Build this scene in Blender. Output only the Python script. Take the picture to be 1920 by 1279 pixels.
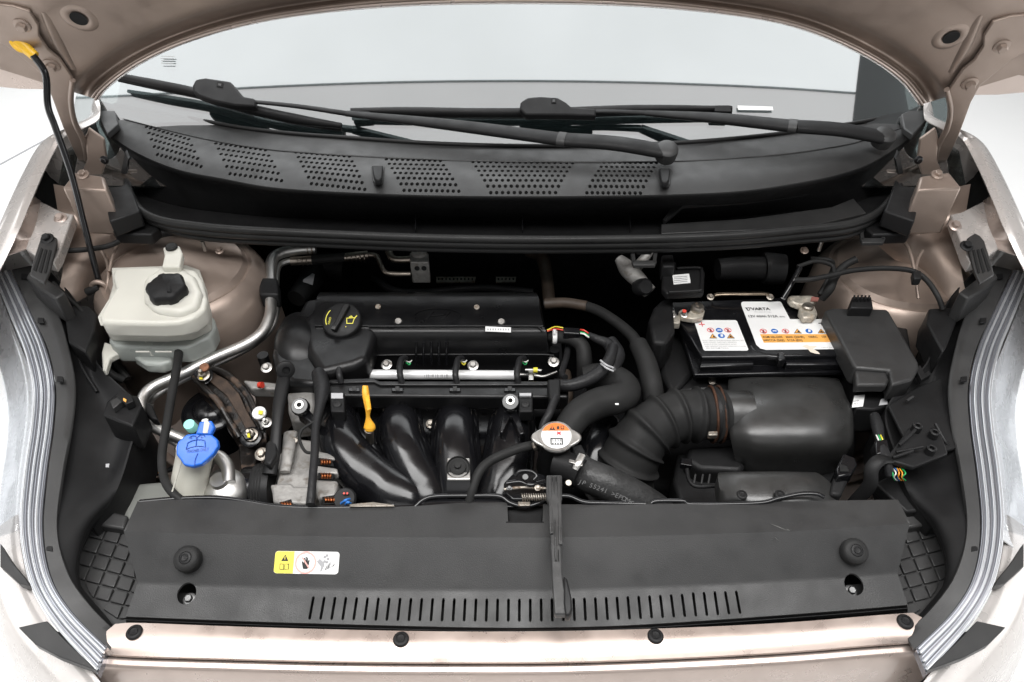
import bpy, bmesh, math, random
from mathutils import Vector, Matrix
random.seed(7)
scn = bpy.context.scene
for o in list(bpy.data.objects): bpy.data.objects.remove(o)
# ---------------------------------------------------------------- camera
PITCH = math.radians(42); F = 1388.0; CX, CY = 960.0, 639.5
CAM = Vector((0, -0.42, 1.62))
FW = Vector((0, math.cos(PITCH), -math.sin(PITCH))); UP = Vector((0, math.sin(PITCH), math.cos(PITCH))); RT = Vector((1, 0, 0))
cd = bpy.data.cameras.new('camera'); cam = bpy.data.objects.new('camera', cd); scn.collection.objects.link(cam)
cam.location = CAM; cam.rotation_euler = (math.pi/2 - PITCH, 0, 0)
cd.sensor_width = 36; cd.lens = 36*F/1920; cd.clip_start = .02; cd.clip_end = 200
scn.camera = cam
# ---------------------------------------------------------------- studio light
wd = bpy.data.worlds.new("World"); scn.world = wd; wd.use_nodes = True
bg = wd.node_tree.nodes['Background']; bg.inputs[0].default_value = (.97, .985, 1, 1); bg.inputs[1].default_value = .24
def area(name, loc, target, sx, sy, rad, col=(1, 1, 1)):
    l = bpy.data.lights.new(name, 'AREA'); l.shape = 'RECTANGLE'; l.size = sx; l.size_y = sy
    l.energy = rad*sx*sy*math.pi; l.color = col
    o = bpy.data.objects.new(name, l); scn.collection.objects.link(o); o.location = loc
    o.rotation_euler = (Vector(target)-Vector(loc)).to_track_quat('-Z', 'Y').to_euler(); return o
area('ceiling_softbox', (-.55, 3.05, 3.0), (-.55, 3.05, 0), 4.3, 4.0, 2.75, (.97, .99, 1))
area('ceiling_panel', (-.55, .50, 3.0), (-.55, .50, 0), 4.3, 1.08, 1.75, (1, .985, .985))
area('overhead_softbox', (0, -.22, 3.1), (0, -.20, .8), 3.0, 1.1, 9.6, (1, .99, .98))
area('front_fill_panel', (0, -3.2, 2.0), (0, .3, .8), 3.2, 1.4, .8, (1, .99, .98))
for sx in (-1, 1): area('side_wall_fill', (sx*3.2, .1, .75), (0, .3, .8), 4.2, 1.0, 2.4, (1, .99, .98))  # added fill standing in for white studio walls, brightens fenders and headlight lenses
scn.view_settings.view_transform = 'Standard'; scn.view_settings.look = 'None'; scn.view_settings.exposure = 0; scn.view_settings.gamma = 1
scn.cycles.max_bounces = 8
# ---------------------------------------------------------------- projection helpers
def ray(px, py): return (FW*F + RT*(px-CX) - UP*(py-CY)).normalized()
def W(px, py, z):
    d = ray(px, py); return CAM + d*((z-CAM.z)/d.z)
def PL(px, py, p, n):
    d = ray(px, py); return CAM + d*((p-CAM).dot(n)/d.dot(n))
def sc(p): return (p-CAM).dot(FW)/F           # metres per pixel at p
def V3(q, z=None):
    if isinstance(q, Vector): return q
    return W(q[0], q[1], q[2] if len(q) > 2 else z)
# ---------------------------------------------------------------- object helpers
WM = {}
def link(o, M, parent):
    scn.collection.objects.link(o)
    if parent is not None:
        o.parent = parent; o.matrix_parent_inverse = WM[parent].inverted()
    o.matrix_basis = M; WM[o] = M.copy(); return o
def thing(name, label, cat, loc, group=None):
    o = bpy.data.objects.new(name, None); o.empty_display_size = .03
    link(o, Matrix.Translation(V3(loc)), None); o['label'] = label; o['category'] = cat
    if group: o['group'] = group
    return o
def tag(o, label=None, cat=None, group=None, kind=None):
    for k, v in (('label', label), ('category', cat), ('group', group), ('kind', kind)):
        if v: o[k] = v
    return o
def obj(name, vs, fs, mat, parent=None, smooth=40, closed=True, bev=0, seg=2, sub=0):
    vs = [Vector(v) for v in vs]
    lo = Vector([min(v[i] for v in vs) for i in range(3)]); hi = Vector([max(v[i] for v in vs) for i in range(3)])
    c = Vector(((lo.x+hi.x)/2, (lo.y+hi.y)/2, lo.z))
    me = bpy.data.meshes.new(name); me.from_pydata([v-c for v in vs], [], fs)
    if closed or bev:
        bm = bmesh.new(); bm.from_mesh(me)
        if closed: bmesh.ops.recalc_face_normals(bm, faces=bm.faces)
        bm.to_mesh(me); bm.free()
    me.materials.append(mat)
    if smooth:
        me.shade_smooth(); me.set_sharp_from_angle(angle=math.radians(smooth))
    o = bpy.data.objects.new(name, me); link(o, Matrix.Translation(c), parent)
    if bev:
        m = o.modifiers.new('bevel', 'BEVEL'); m.width = bev; m.segments = seg; m.limit_method = 'ANGLE'; m.angle_limit = math.radians(32); m.harden_normals = False
    if sub:
        m = o.modifiers.new('sub', 'SUBSURF'); m.levels = sub; m.render_levels = sub
    return o
def cr(pts, n, closed=False):
    """catmull-rom resample, n steps per span; items are vectors or floats"""
    out = []; N = len(pts)
    if N == 2 and not closed: return [pts[0] + (pts[1]-pts[0])*(i/n) for i in range(n+1)]
    R = range(N if closed else N-1)
    for i in R:
        if closed: a, b, c, d = pts[i-1], pts[i], pts[(i+1) % N], pts[(i+2) % N]
        else:
            b, c = pts[i], pts[i+1]
            a = pts[i-1] if i > 0 else b*2-c
            d = pts[i+2] if i+2 < N else c*2-b
        for k in range(n):
            t = k/n
            out.append((b*2 + (c-a)*t + (a*2-b*5+c*4-d)*(t*t) + (b*3-a-c*3+d)*(t*t*t))*.5)
    if not closed: out.append(pts[-1])
    return out
def tube(name, pts, r, mat, parent=None, n=8, seg=12, corr=None, flat=1.0, smooth=60, closed=False, caps=True):
    pts = [V3(p) for p in pts]
    if not isinstance(r, (list, tuple)): r = [r]*len(pts)
    if n > 1: P = cr(pts, n, closed); Rr = [max(.0003, x) for x in cr([float(x) for x in r], n, closed)]
    else: P, Rr = pts, list(r)
    vs, fs = [], []; N = len(P); s = 0
    t0 = (P[1]-P[0]).normalized(); ref = Vector((0, 0, 1)) if abs(t0.z) < .9 else Vector((0, 1, 0))
    u = t0.cross(ref).normalized()
    for i in range(N):
        if closed: t = (P[(i+1) % N]-P[i-1]).normalized()
        else: t = (P[min(i+1, N-1)]-P[max(i-1, 0)]).normalized()
        u = (u - t*u.dot(t)).normalized(); w = t.cross(u)
        if i: s += (P[i]-P[i-1]).length
        rr = Rr[i]
        if corr:
            q = (s % corr[0])/corr[0]; rr += corr[1]*math.exp(-((q-.5)/.13)**2)
        for k in range(seg):
            a = 2*math.pi*k/seg; vs.append(P[i] + u*math.cos(a)*rr + w*math.sin(a)*rr*flat)
    M = N if closed else N-1
    for i in range(M):
        for k in range(seg):
            j = (i+1) % N
            fs.append((i*seg+k, i*seg+(k+1) % seg, j*seg+(k+1) % seg, j*seg+k))
    if caps and not closed: fs.append(tuple(range(seg))[::-1]); fs.append(tuple((N-1)*seg+k for k in range(seg)))
    return obj(name, vs, fs, mat, parent, smooth)
def tubep(name, pts, rpx, mat, parent=None, **k):
    pp = [V3(p) for p in pts]
    if not isinstance(rpx, (list, tuple)): rpx = [rpx]*len(pp)
    return tube(name, pp, [a*sc(p) for a, p in zip(rpx, pp)], mat, parent, **k)
def prism(name, top, vec, mat, parent=None, bev=0, seg=2, smooth=40, taper=None):
    n = len(top); c = sum(top, Vector())/n
    bot = [p+vec for p in top] if taper is None else [c + (p-c)*taper + vec for p in top]
    fs = [tuple(range(n)), tuple(range(2*n-1, n-1, -1))] + [(i, n+i, n+(i+1) % n, (i+1) % n) for i in range(n)]
    return obj(name, top+bot, fs, mat, parent, smooth, True, bev, seg)
def slab(name, poly, z, h, mat, parent=None, bev=.002, seg=2, rnd=0, taper=None, smooth=40):
    top = [V3(p, z) for p in poly]
    if rnd: top = cr(top, rnd, True)
    return prism(name, top, Vector((0, 0, -h)), mat, parent, bev, seg, smooth, taper)
def box(name, c, dx, dy, dz, mat, parent=None, bev=.002, rz=0, rx=0, seg=2, ry=0):
    """c = centre of top face"""
    c = V3(c); Rm = (Matrix.Rotation(rz, 3, 'Z') @ Matrix.Rotation(rx, 3, 'X') @ Matrix.Rotation(ry, 3, 'Y'))
    top = [c + Rm @ Vector((sx*dx/2, sy*dy/2, 0)) for sx, sy in ((-1, -1), (1, -1), (1, 1), (-1, 1))]
    return prism(name, top, Rm @ Vector((0, 0, -dz)), mat, parent, bev, seg)
def grid(name, rows, mat, parent=None, nu=4, nv=4, thick=0, tv=None, linv=False, linu=False, smooth=50, bev=0):
    rows = [[V3(p) for p in r] for r in rows]
    lin = lambda r, n: [r[i]+(r[i+1]-r[i])*(k/n) for i in range(len(r)-1) for k in range(n)]+[r[-1]]
    fu = lin if linu else (lambda r, n: cr(r, n)); fv = lin if linv else (lambda r, n: cr(r, n))
    rr = [fu(r, nu) for r in rows]; nc = len(rr[0])
    cols = [fv([r[j] for r in rr], nv) for j in range(nc)]; nr = len(cols[0])
    vs = [cols[j][i] for i in range(nr) for j in range(nc)]
    fs = [(i*nc+j, i*nc+j+1, (i+1)*nc+j+1, (i+1)*nc+j) for i in range(nr-1) for j in range(nc-1)]
    if thick:
        n0 = len(vs); d = (tv or Vector((0, 0, -1)))*thick
        vs = vs + [v+d for v in vs]; fs = fs + [tuple(n0+q for q in f)[::-1] for f in fs]
        bd = [j for j in range(nc)] + [i*nc+nc-1 for i in range(1, nr)] + [(nr-1)*nc+j for j in range(nc-2, -1, -1)] + [i*nc for i in range(nr-2, 0, -1)]
        fs += [(bd[(k+1) % len(bd)], bd[k], n0+bd[k], n0+bd[(k+1) % len(bd)]) for k in range(len(bd))]
    return obj(name, vs, fs, mat, parent, smooth, bool(thick), bev)
def frame(axis):
    a = axis.normalized(); u = a.cross(Vector((0, 1, 0)) if abs(a.y) < .9 else Vector((1, 0, 0))).normalized(); return u, a.cross(u), a
def lathe(name, c, prof, mat, parent=None, axis=(0, 0, 1), seg=28, lobes=None, smooth=40, sx=1, sy=1, rot=0):
    c = V3(c); u, w, a = frame(Vector(axis)); vs, fs = [], []
    for r, h in prof:
        for k in range(seg):
            t = 2*math.pi*k/seg+rot; q = r
            if lobes: q = r*(1+lobes[1]*(1 if math.cos(t*lobes[0]) > 0 else -1))
            vs.append(c+u*math.cos(t)*q*sx+w*math.sin(t)*q*sy+a*h)
    m = len(prof)
    fs = [(i*seg+k, i*seg+(k+1) % seg, (i+1)*seg+(k+1) % seg, (i+1)*seg+k) for i in range(m-1) for k in range(seg)]
    fs += [tuple(range(seg))[::-1], tuple((m-1)*seg+k for k in range(seg))]
    return obj(name, vs, fs, mat, parent, smooth)
_pc = {}
def unit_bolt(kind, mat):
    k = (kind, mat.name)
    if k in _pc: return _pc[k]
    vs, fs = [], []
    def ringset(prof, seg, off=0):
        b = len(vs)
        for r, h in prof:
            for q in range(seg):
                t = 2*math.pi*q/seg+off; vs.append((math.cos(t)*r, math.sin(t)*r, h))
        for i in range(len(prof)-1):
            for q in range(seg): fs.append((b+i*seg+q, b+i*seg+(q+1) % seg, b+(i+1)*seg+(q+1) % seg, b+(i+1)*seg+q))
        fs.append(tuple(b+q for q in range(seg))[::-1]); fs.append(tuple(b+(len(prof)-1)*seg+q for q in range(seg)))
    if kind == 'hex':
        ringset([(1, 0), (1, .14), (.72, .24)], 18); ringset([(.62, .2), (.62, .72), (.5, .82)], 6); 
    elif kind == 'stud':
        ringset([(1, 0), (1, .14), (.72, .24)], 18); ringset([(.66, .2), (.66, .75), (.55, .85)], 6); ringset([(.33, .8), (.33, 1.6), (.25, 1.7)], 12)
    elif kind == 'clip':
        ringset([(1, 0), (1, .12), (.86, .26), (.62, .3), (.58, .22)], 24); ringset([(.5, .15), (.5, .3), (.42, .36), (.3, .34)], 20)
        for a in (0, 1):
            w, l = (.07, .3) if a else (.3, .07); b = len(vs)
            for z in (.345, .375):
                for sx, sy in ((-1, -1), (1, -1), (1, 1), (-1, 1)): vs.append((sx*w, sy*l, z-.003*a))
            fs.extend([(b+3, b+2, b+1, b), (b+4, b+5, b+6, b+7)]+[(b+i, b+(i+1) % 4, b+4+(i+1) % 4, b+4+i) for i in range(4)])
    elif kind == 'washer':
        ringset([(1, 0), (1, .3), (.8, .42), (.45, .42), (.4, .25)], 20)
    elif kind == 'slot':
        ringset([(1, 0), (1, .4), (.9, .5)], 18)
    me = bpy.data.meshes.new(kind); me.from_pydata(vs, [], fs); me.materials.append(mat); me.shade_smooth(); me.set_sharp_from_angle(angle=math.radians(35))
    _pc[k] = me; return me
def bolt(p, rpx, mat, parent, kind='hex', axis=(0, -.35, 1), name='bolt', spin=None):
    p = V3(p); u, w, a = frame(Vector(axis)); s = rpx*sc(p)
    R3 = Matrix((u, w, a)).transposed() @ Matrix.Rotation(random.random()*6 if spin is None else spin, 3, 'Z')
    o = bpy.data.objects.new(name, unit_bolt(kind, mat))
    return link(o, Matrix.Translation(p) @ R3.to_4x4() @ Matrix.Diagonal((s, s, s, 1)), parent)
def boolcut(o, cutters):
    """cutters: list of (verts, faces) closed solids, joined"""
    vs, fs = [], []
    for v, f in cutters:
        b = len(vs); vs += v; fs += [tuple(b+i for i in q) for q in f]
    me = bpy.data.meshes.new('c'); me.from_pydata(vs, [], fs)
    bm = bmesh.new(); bm.from_mesh(me); bmesh.ops.recalc_face_normals(bm, faces=bm.faces); bm.to_mesh(me); bm.free()
    c = bpy.data.objects.new('c', me); scn.collection.objects.link(c)
    m = o.modifiers.new('b', 'BOOLEAN'); m.operation = 'DIFFERENCE'; m.object = c; m.solver = 'MANIFOLD'
    bpy.context.view_layer.update()
    dg = bpy.context.evaluated_depsgraph_get(); nm = bpy.data.meshes.new_from_object(o.evaluated_get(dg))
    o.modifiers.remove(m)
    if len(nm.polygons) > 10: o.data = nm
    else: print('BOOL FAIL', o.name)
    bpy.data.objects.remove(c); o.data.shade_smooth(); o.data.set_sharp_from_angle(angle=math.radians(35)); return o
def cutter(poly, depth_up=.01, depth_dn=.03, z=None):
    top = [V3(p, z) for p in poly]; n = len(top)
    a = [p+Vector((0, 0, depth_up)) for p in top]; b = [p-Vector((0, 0, depth_dn)) for p in top]
    return a+b, [tuple(range(n)), tuple(range(2*n-1, n-1, -1))]+[(i, n+i, n+(i+1) % n, (i+1) % n) for i in range(n)]
class Fr:
    """flat frame for printed matter: origin, two world vectors"""
    def __init__(s, O, U, V): s.O, s.U, s.V = O, U, V; s.N = U.cross(V).normalized()
    def p(s, a, b, h=.0004): return s.O+s.U*a+s.V*b+s.N*h
    def poly(s, name, pts, mat, parent, h=.0004, t=.0003):
        return prism(name, [s.p(a, b, h) for a, b in pts], -s.N*t, mat, parent, 0, smooth=0)
    def text(s, txt, a, b, size, mat, parent, sx=1., h=.0008, name='printed_text', align='LEFT', bold=0, rot=0):
        cu = bpy.data.curves.new('t', 'FONT'); cu.body = txt; cu.size = 1; cu.align_x = align; cu.offset = bold; cu.resolution_u = 3
        o = bpy.data.objects.new('t', cu); scn.collection.objects.link(o); bpy.context.view_layer.update()
        me = bpy.data.meshes.new_from_object(o.evaluated_get(bpy.context.evaluated_depsgraph_get()))
        bpy.data.objects.remove(o)
        u, v = s.U.normalized(), s.V.normalized()
        if rot: u, v = u*math.cos(rot)+v*math.sin(rot), v*math.cos(rot)-u*math.sin(rot)
        O = s.p(a, b, h); vs = [u*(q.co.x*size*sx)+v*(q.co.y*size) for q in me.vertices]
        fs = [tuple(f.vertices) for f in me.polygons]
        m2 = bpy.data.meshes.new(name); m2.from_pydata(vs, [], fs); m2.materials.append(mat)
        o = bpy.data.objects.new(name, m2); return link(o, Matrix.Translation(O), parent)
    def disc(s, name, a, b, r, mat, parent, h=.0004, n=24, r2=None, sy=1):
        u, v = s.U.normalized(), s.V.normalized(); c = s.p(a, b, h)
        if r2 is None: return prism(name, [c+u*math.cos(t*2*math.pi/n)*r+v*math.sin(t*2*math.pi/n)*r*sy for t in range(n)], -s.N*.0003, mat, parent, 0, smooth=0)
        vs = [c+u*math.cos(t*2*math.pi/n)*q+v*math.sin(t*2*math.pi/n)*q*sy for q in (r, r2) for t in range(n)]
        return obj(name, vs, [(t, (t+1) % n, n+(t+1) % n, n+t) for t in range(n)], mat, parent, 0, False)
# ---------------------------------------------------------------- materials
def M(name, col, rough=.5, metal=0, noise=None, bump=0, bscale=400, spec=.5, coat=0, trans=0, sss=0, ior=1.5, flake=0, dust=0, rustc=None, rust=0, rscale=30):
    m = bpy.data.materials.new(name); m.use_nodes = True; nt = m.node_tree; b = nt.nodes['Principled BSDF']
    def S(k, v): b.inputs[k].default_value = v
    S('Base Color', (*col, 1)); S('Roughness', rough); S('Metallic', metal); S('Specular IOR Level', spec); S('Coat Weight', coat); S('Coat Roughness', .06)
    S('Transmission Weight', trans); S('IOR', ior)
    if sss: S('Subsurface Weight', sss); S('Subsurface Radius', (.02, .02, .018)); S('Subsurface Scale', .5)
    N = nt.nodes.new; L = nt.links.new
    tc = N('ShaderNodeTexCoord'); geo = N('ShaderNodeNewGeometry'); last = None
    def nz(scale, det=4, src=geo.outputs['Position']):
        t = N('ShaderNodeTexNoise'); t.inputs['Scale'].default_value = scale; t.inputs['Detail'].default_value = det; L(src, t.inputs['Vector']); return t.outputs['Fac']
    def ramp(inp, a, b2, c0, c1):
        r = N('ShaderNodeValToRGB'); r.color_ramp.elements[0].position = a; r.color_ramp.elements[1].position = b2
        r.color_ramp.elements[0].color = (*c0, 1); r.color_ramp.elements[1].color = (*c1, 1); L(inp, r.inputs[0]); return r.outputs[0]
    if noise:
        k, s_ = noise; last = ramp(nz(s_, 6), .3, .72, [c*(1-k) for c in col], [min(1, c*(1+k)) for c in col])
    if dust:
        n2 = nz(9, 8); dcol = [min(1, c+.10*dust+.0) for c in (col[0]*1.02, col[1]*.99, col[2]*.95)]
        mx = N('ShaderNodeMix'); mx.data_type = 'RGBA'
        if last: L(last, mx.inputs[6])
        else: mx.inputs[6].default_value = (*col, 1)
        mx.inputs[7].default_value = (*dcol, 1); f = ramp(n2, .42, .75, (0, 0, 0), (.55, .55, .55)); L(f, mx.inputs[0]); last = mx.outputs[2]
        sp = ramp(nz(260, 2), .73, .76, (0, 0, 0), (.5, .5, .5)); m3 = N('ShaderNodeMix'); m3.data_type = 'RGBA'; L(sp, m3.inputs[0]); L(last, m3.inputs[6]); m3.inputs[7].default_value = (*[c+.14*dust for c in dcol], 1); last = m3.outputs[2]
    if rustc:
        f = ramp(nz(rscale, 8), .5-.3*rust+.12, .62-.3*rust+.14, (0, 0, 0), (1, 1, 1)); mx = N('ShaderNodeMix'); mx.data_type = 'RGBA'; L(f, mx.inputs[0])
        if last: L(last, mx.inputs[6])
        else: mx.inputs[6].default_value = (*col, 1)
        mx.inputs[7].default_value = (*rustc, 1); last = mx.outputs[2]
        rr = ramp(f, 0, 1, (rough,)*3, (.85,)*3); L(rr, b.inputs['Roughness'])
        if metal: mm = ramp(f, 0, 1, (metal,)*3, (.1,)*3); L(mm, b.inputs['Metallic'])
    elif rough > .12:
        rr = ramp(nz(35, 5), .3, .75, (max(.03, rough-.1),)*3, (min(1, rough+.12),)*3); L(rr, b.inputs['Roughness'])
    if last: L(last, b.inputs['Base Color'])
    if bump:
        bp = N('ShaderNodeBump'); bp.inputs['Strength'].default_value = bump; bp.inputs['Distance'].default_value = .001; L(nz(bscale, 3), bp.inputs['Height']); L(bp.outputs[0], b.inputs['Normal'])
    return m
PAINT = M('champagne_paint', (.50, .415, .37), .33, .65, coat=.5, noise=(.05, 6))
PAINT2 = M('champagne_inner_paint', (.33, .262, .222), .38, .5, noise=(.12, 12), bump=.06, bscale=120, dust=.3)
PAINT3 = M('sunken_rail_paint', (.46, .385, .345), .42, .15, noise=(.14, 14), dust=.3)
AIRB = M('satin_airbox_plastic', (.022, .022, .0215), .36, spec=.8, noise=(.2, 14), bump=.15, bscale=700, dust=.1)
INKD = M('faded_print', (.13, .13, .13), .6)
PAINT_REFL = M('reflection_paled_paint', (.60, .565, .54), .28, .35, coat=.6)  # body paint made paler: white studio reflections put into its base colour
BLK = M('grained_black_plastic', (.027, .027, .0272), .46, spec=0.5, noise=(.12, 18), bump=.25, bscale=900, dust=.11)
BLKD = M('dull_black_plastic', (.010, .010, .0105), .50, spec=0.25, noise=(.25, 14), bump=.2, bscale=700, dust=.06)
COV = M('satin_black_cover', (.006, .006, .0065), .36, spec=0.4, noise=(.2, 20), bump=.12, bscale=1200, dust=.04)
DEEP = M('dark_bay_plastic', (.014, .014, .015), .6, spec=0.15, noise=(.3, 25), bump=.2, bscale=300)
GLOSS = M('gloss_black_plastic', (.006, .006, .007), .20, noise=(.15, 30), bump=.08, bscale=90)
GBLK = M('black_painted_steel', (.007, .007, .008), .18, bump=.05, bscale=60)
RUB = M('black_rubber', (.016, .016, .016), .6, spec=0.22, noise=(.25, 30), bump=.2, bscale=500, dust=.08)
SEAL = M('seal_rubber', (.018, .018, .018), .45, spec=0.28, noise=(.2, 12), bump=.1, bscale=600)
ALU = M('pipe_aluminium', (.62, .61, .59), .42, 1, noise=(.1, 40), bump=.08, bscale=300)
PIPEB = M('aged_pipe', (.40, .35, .30), .4, 1, noise=(.2, 40), bump=.1, bscale=300)
CAST = M('cast_aluminium', (.34, .33, .315), .6, .55, noise=(.28, 60), bump=.7, bscale=260, rustc=(.16, .14, .12), rust=.22, rscale=70)
ZINC = M('zinc_steel', (.46, .45, .43), .36, 1, noise=(.15, 60), bump=.1)
ZINCD = M('dull_bolt_steel', (.35, .32, .28), .45, 1, noise=(.3, 90), bump=.2, rustc=(.12, .07, .04), rust=.25, rscale=150)
RUST = M('rusted_bracket', (.012, .010, .009), .30, .3, noise=(.4, 60), bump=.6, bscale=220, rustc=(.085, .055, .038), rust=.28, rscale=60)
RUSTB = M('rusty_bolt', (.22, .10, .055), .7, .4, noise=(.4, 200), bump=.5)
RAIL = M('silver_fuel_rail', (.80, .80, .80), .38, .25, noise=(.04, 50), bump=.04)
TANK = M('milky_plastic', (.57, .56, .505), .38, sss=.25, noise=(.04, 15), bump=.04, bscale=80)
TANKD = M('coolant_filled_plastic', (.33, .35, .33), .35, sss=.2, noise=(.08, 15))
NECK = M('washer_neck_plastic', (.50, .49, .43), .42, sss=.2, noise=(.08, 25), dust=-.2)
BLUE = M('blue_cap_plastic', (.015, .135, .62), .42, noise=(.1, 30), bump=.06, bscale=200)
YEL = M('yellow_plastic', (.85, .50, .03), .4, noise=(.08, 40))
ORA = M('dipstick_plastic', (.85, .42, .03), .42, noise=(.15, 80))
WHT = M('label_white', (.82, .82, .81), .45, noise=(.02, 30))
GREYL = M('label_grey', (.42, .42, .43), .45)
INK = M('ink_black', (.02, .02, .02), .6)
INKG = M('ink_grey', (.35, .35, .36), .6)
LORA = M('label_orange', (.85, .42, .10), .5)
LYEL = M('label_yellow', (.74, .65, .10), .5)
LRED = M('label_red', (.72, .05, .06), .5)
LPNK = M('label_pale_red', (.82, .42, .38), .5)
LBLU = M('label_blue', (.02, .14, .50), .5)
CAPO = M('cap_orange', (.80, .20, .04), .4)
YINK = M('ink_yellow', (.75, .68, .08), .5)
COPP = M('copper_winding', (.38, .13, .05), .35, 1, noise=(.4, 300), bump=.4)
TEAL = M('teal_plastic', (.30, .72, .64), .4)
LEAD = M('terminal_lead', (.52, .48, .41), .55, .6, noise=(.3, 120), bump=.6, bscale=300, rustc=(.40, .32, .24), rust=.2, rscale=80)
TAPE = M('harness_tape', (.016, .016, .017), .45, spec=0.3, bump=.8, bscale=160)
BRNH = M('brown_hose', (.05, .035, .025), .6, noise=(.3, 40))
WRED = M('wire_red', (.6, .05, .03), .4); WGRN = M('wire_green', (.02, .35, .10), .4); WWHT = M('wire_white', (.75, .75, .7), .4); WORA = M('wire_orange', (.8, .32, .03), .4); WBLU = M('wire_blue', (.03, .18, .55), .4); WYEL = M('wire_yellow', (.75, .65, .05), .4)
FLOOR = M('white_studio_floor', (.90, .895, .885), .5, noise=(.015, 2), bump=.03)
CHROME = M('reflector_chrome', (.88, .88, .89), .28, .35, bump=.15, bscale=30)
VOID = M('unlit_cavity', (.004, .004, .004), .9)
SCR = M('scuff_mark', (.13, .13, .125), .7)
ETCH = M('etched_glass_mark', (.30, .31, .31), .7)
def glassmat(name, refl, tint, rough=.02):
    m = bpy.data.materials.new(name); m.use_nodes = True; nt = m.node_tree; nt.nodes.clear(); N = nt.nodes.new
    o = N('ShaderNodeOutputMaterial'); g = N('ShaderNodeBsdfGlossy'); t = N('ShaderNodeBsdfTransparent'); mx = N('ShaderNodeMixShader'); 
    ge = N('ShaderNodeNewGeometry'); dt = N('ShaderNodeVectorMath'); dt.operation = 'DOT_PRODUCT'; ab = N('ShaderNodeMath'); ab.operation = 'ABSOLUTE'
    sb = N('ShaderNodeMath'); sb.operation = 'SUBTRACT'; sb.inputs[0].default_value = 1; lw = N('ShaderNodeMath'); lw.operation = 'POWER'; lw.inputs[1].default_value = 4
    nt.links.new(ge.outputs['Normal'], dt.inputs[0]); nt.links.new(ge.outputs['Incoming'], dt.inputs[1]); nt.links.new(dt.outputs['Value'], ab.inputs[0]); nt.links.new(ab.outputs[0], sb.inputs[1]); nt.links.new(sb.outputs[0], lw.inputs[0])
    ma = N('ShaderNodeMath'); ma.operation = 'ADD'; ma.inputs[1].default_value = refl; ma.use_clamp = True
    g.inputs['Roughness'].default_value = rough; t.inputs[0].default_value = (*tint, 1)
    nz = N('ShaderNodeTexNoise'); nz.inputs['Scale'].default_value = 3.2; nz.inputs['Detail'].default_value = 5; nt.links.new(ge.outputs['Position'], nz.inputs['Vector'])
    mr = N('ShaderNodeMapRange'); mr.inputs['From Min'].default_value = .3; mr.inputs['From Max'].default_value = .7; mr.inputs['To Min'].default_value = .93; mr.inputs['To Max'].default_value = 1.04; nt.links.new(nz.outputs['Fac'], mr.inputs['Value'])
    ml = N('ShaderNodeMath'); ml.operation = 'MULTIPLY'; nt.links.new(mr.outputs[0], ml.inputs[1])
    nt.links.new(lw.outputs[0], ma.inputs[0]); nt.links.new(ma.outputs[0], ml.inputs[0]); nt.links.new(ml.outputs[0], mx.inputs[0]); nt.links.new(t.outputs[0], mx.inputs[1]); nt.links.new(g.outputs[0], mx.inputs[2]); nt.links.new(mx.outputs[0], o.inputs[0]); return m
LEVER = M('worn_lever_plastic', (.040, .040, .040), .34, noise=(.3, 60), bump=.15)
WSG = glassmat('windscreen_glass', .29, (.45, .5, .5))
LENS = glassmat('clear_lens', .10, (.93, .94, .95), .05)
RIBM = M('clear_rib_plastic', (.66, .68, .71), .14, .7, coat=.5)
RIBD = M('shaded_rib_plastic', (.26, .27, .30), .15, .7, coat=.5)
# ================================================================ SETTING AND BODY
def mir(pts): return [(1920-p[0],)+tuple(p[1:]) for p in pts]
def side(pts, s): return pts if s < 0 else mir(pts)
SN = {-1: 'left', 1: 'right'}
fl = grid('studio_floor', [[Vector((-8, -4, 0)), Vector((8, -4, 0))], [Vector((-8, 9, 0)), Vector((8, 9, 0))]], FLOOR, nu=1, nv=1, smooth=0); tag(fl, kind='structure')
sj = tube('floor_joint', [W(0, 309, .001), W(94, 258, .001)], .004, INKG, n=1, seg=6); tag(sj, kind='structure')
# dark tub under the engine
tub = []
bay = thing('engine_bay_tub', 'dark hollow floor and bulkhead of the engine compartment behind and below the engine', 'engine bay', Vector((0, .4, .3)))
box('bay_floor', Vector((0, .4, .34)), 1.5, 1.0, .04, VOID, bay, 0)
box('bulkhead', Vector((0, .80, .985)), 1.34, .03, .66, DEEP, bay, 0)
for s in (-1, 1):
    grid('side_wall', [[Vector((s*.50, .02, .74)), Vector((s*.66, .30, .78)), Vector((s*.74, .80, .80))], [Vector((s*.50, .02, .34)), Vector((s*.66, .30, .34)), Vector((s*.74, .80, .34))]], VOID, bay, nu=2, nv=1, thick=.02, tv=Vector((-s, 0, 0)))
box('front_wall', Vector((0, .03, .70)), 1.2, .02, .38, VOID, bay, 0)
# ---- windscreen
WSO = Vector((0, .735, 1.005)); WSD = Vector((0, math.cos(math.radians(31)), math.sin(math.radians(31)))); WSN = Vector((0, -WSD.z, WSD.y))
def G(px, py, off=0): return PL(px, py, WSO+WSN*off, WSN)
ws = thing('windscreen', 'large sloping windscreen reflecting the bright ceiling behind the raised bonnet', 'windscreen', WSO)
rows = []
for s_ in (-.06, .1, .3, .6, 1.0):
    rows.append([Vector((x, WSO.y+.035*x*x+WSD.y*s_, WSO.z-.01*x*x+WSD.z*s_)) for x in (-.78, -.52, -.26, 0, .26, .52, .78)])
grid('glass', rows, WSG, ws, nu=5, nv=4, thick=.005, tv=-WSN, smooth=60)
rows2 = [[p-WSN*.10 for p in r] for r in rows]
M_DASH = M('dashboard_grey', (.15, .15, .155), .6, bump=.2)
grid('dashboard', [[p - WSN*.07+Vector((0, 0, -.06)) for p in r] for r in rows[:4]], M_DASH, ws, nu=2, nv=2, thick=.02)
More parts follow.
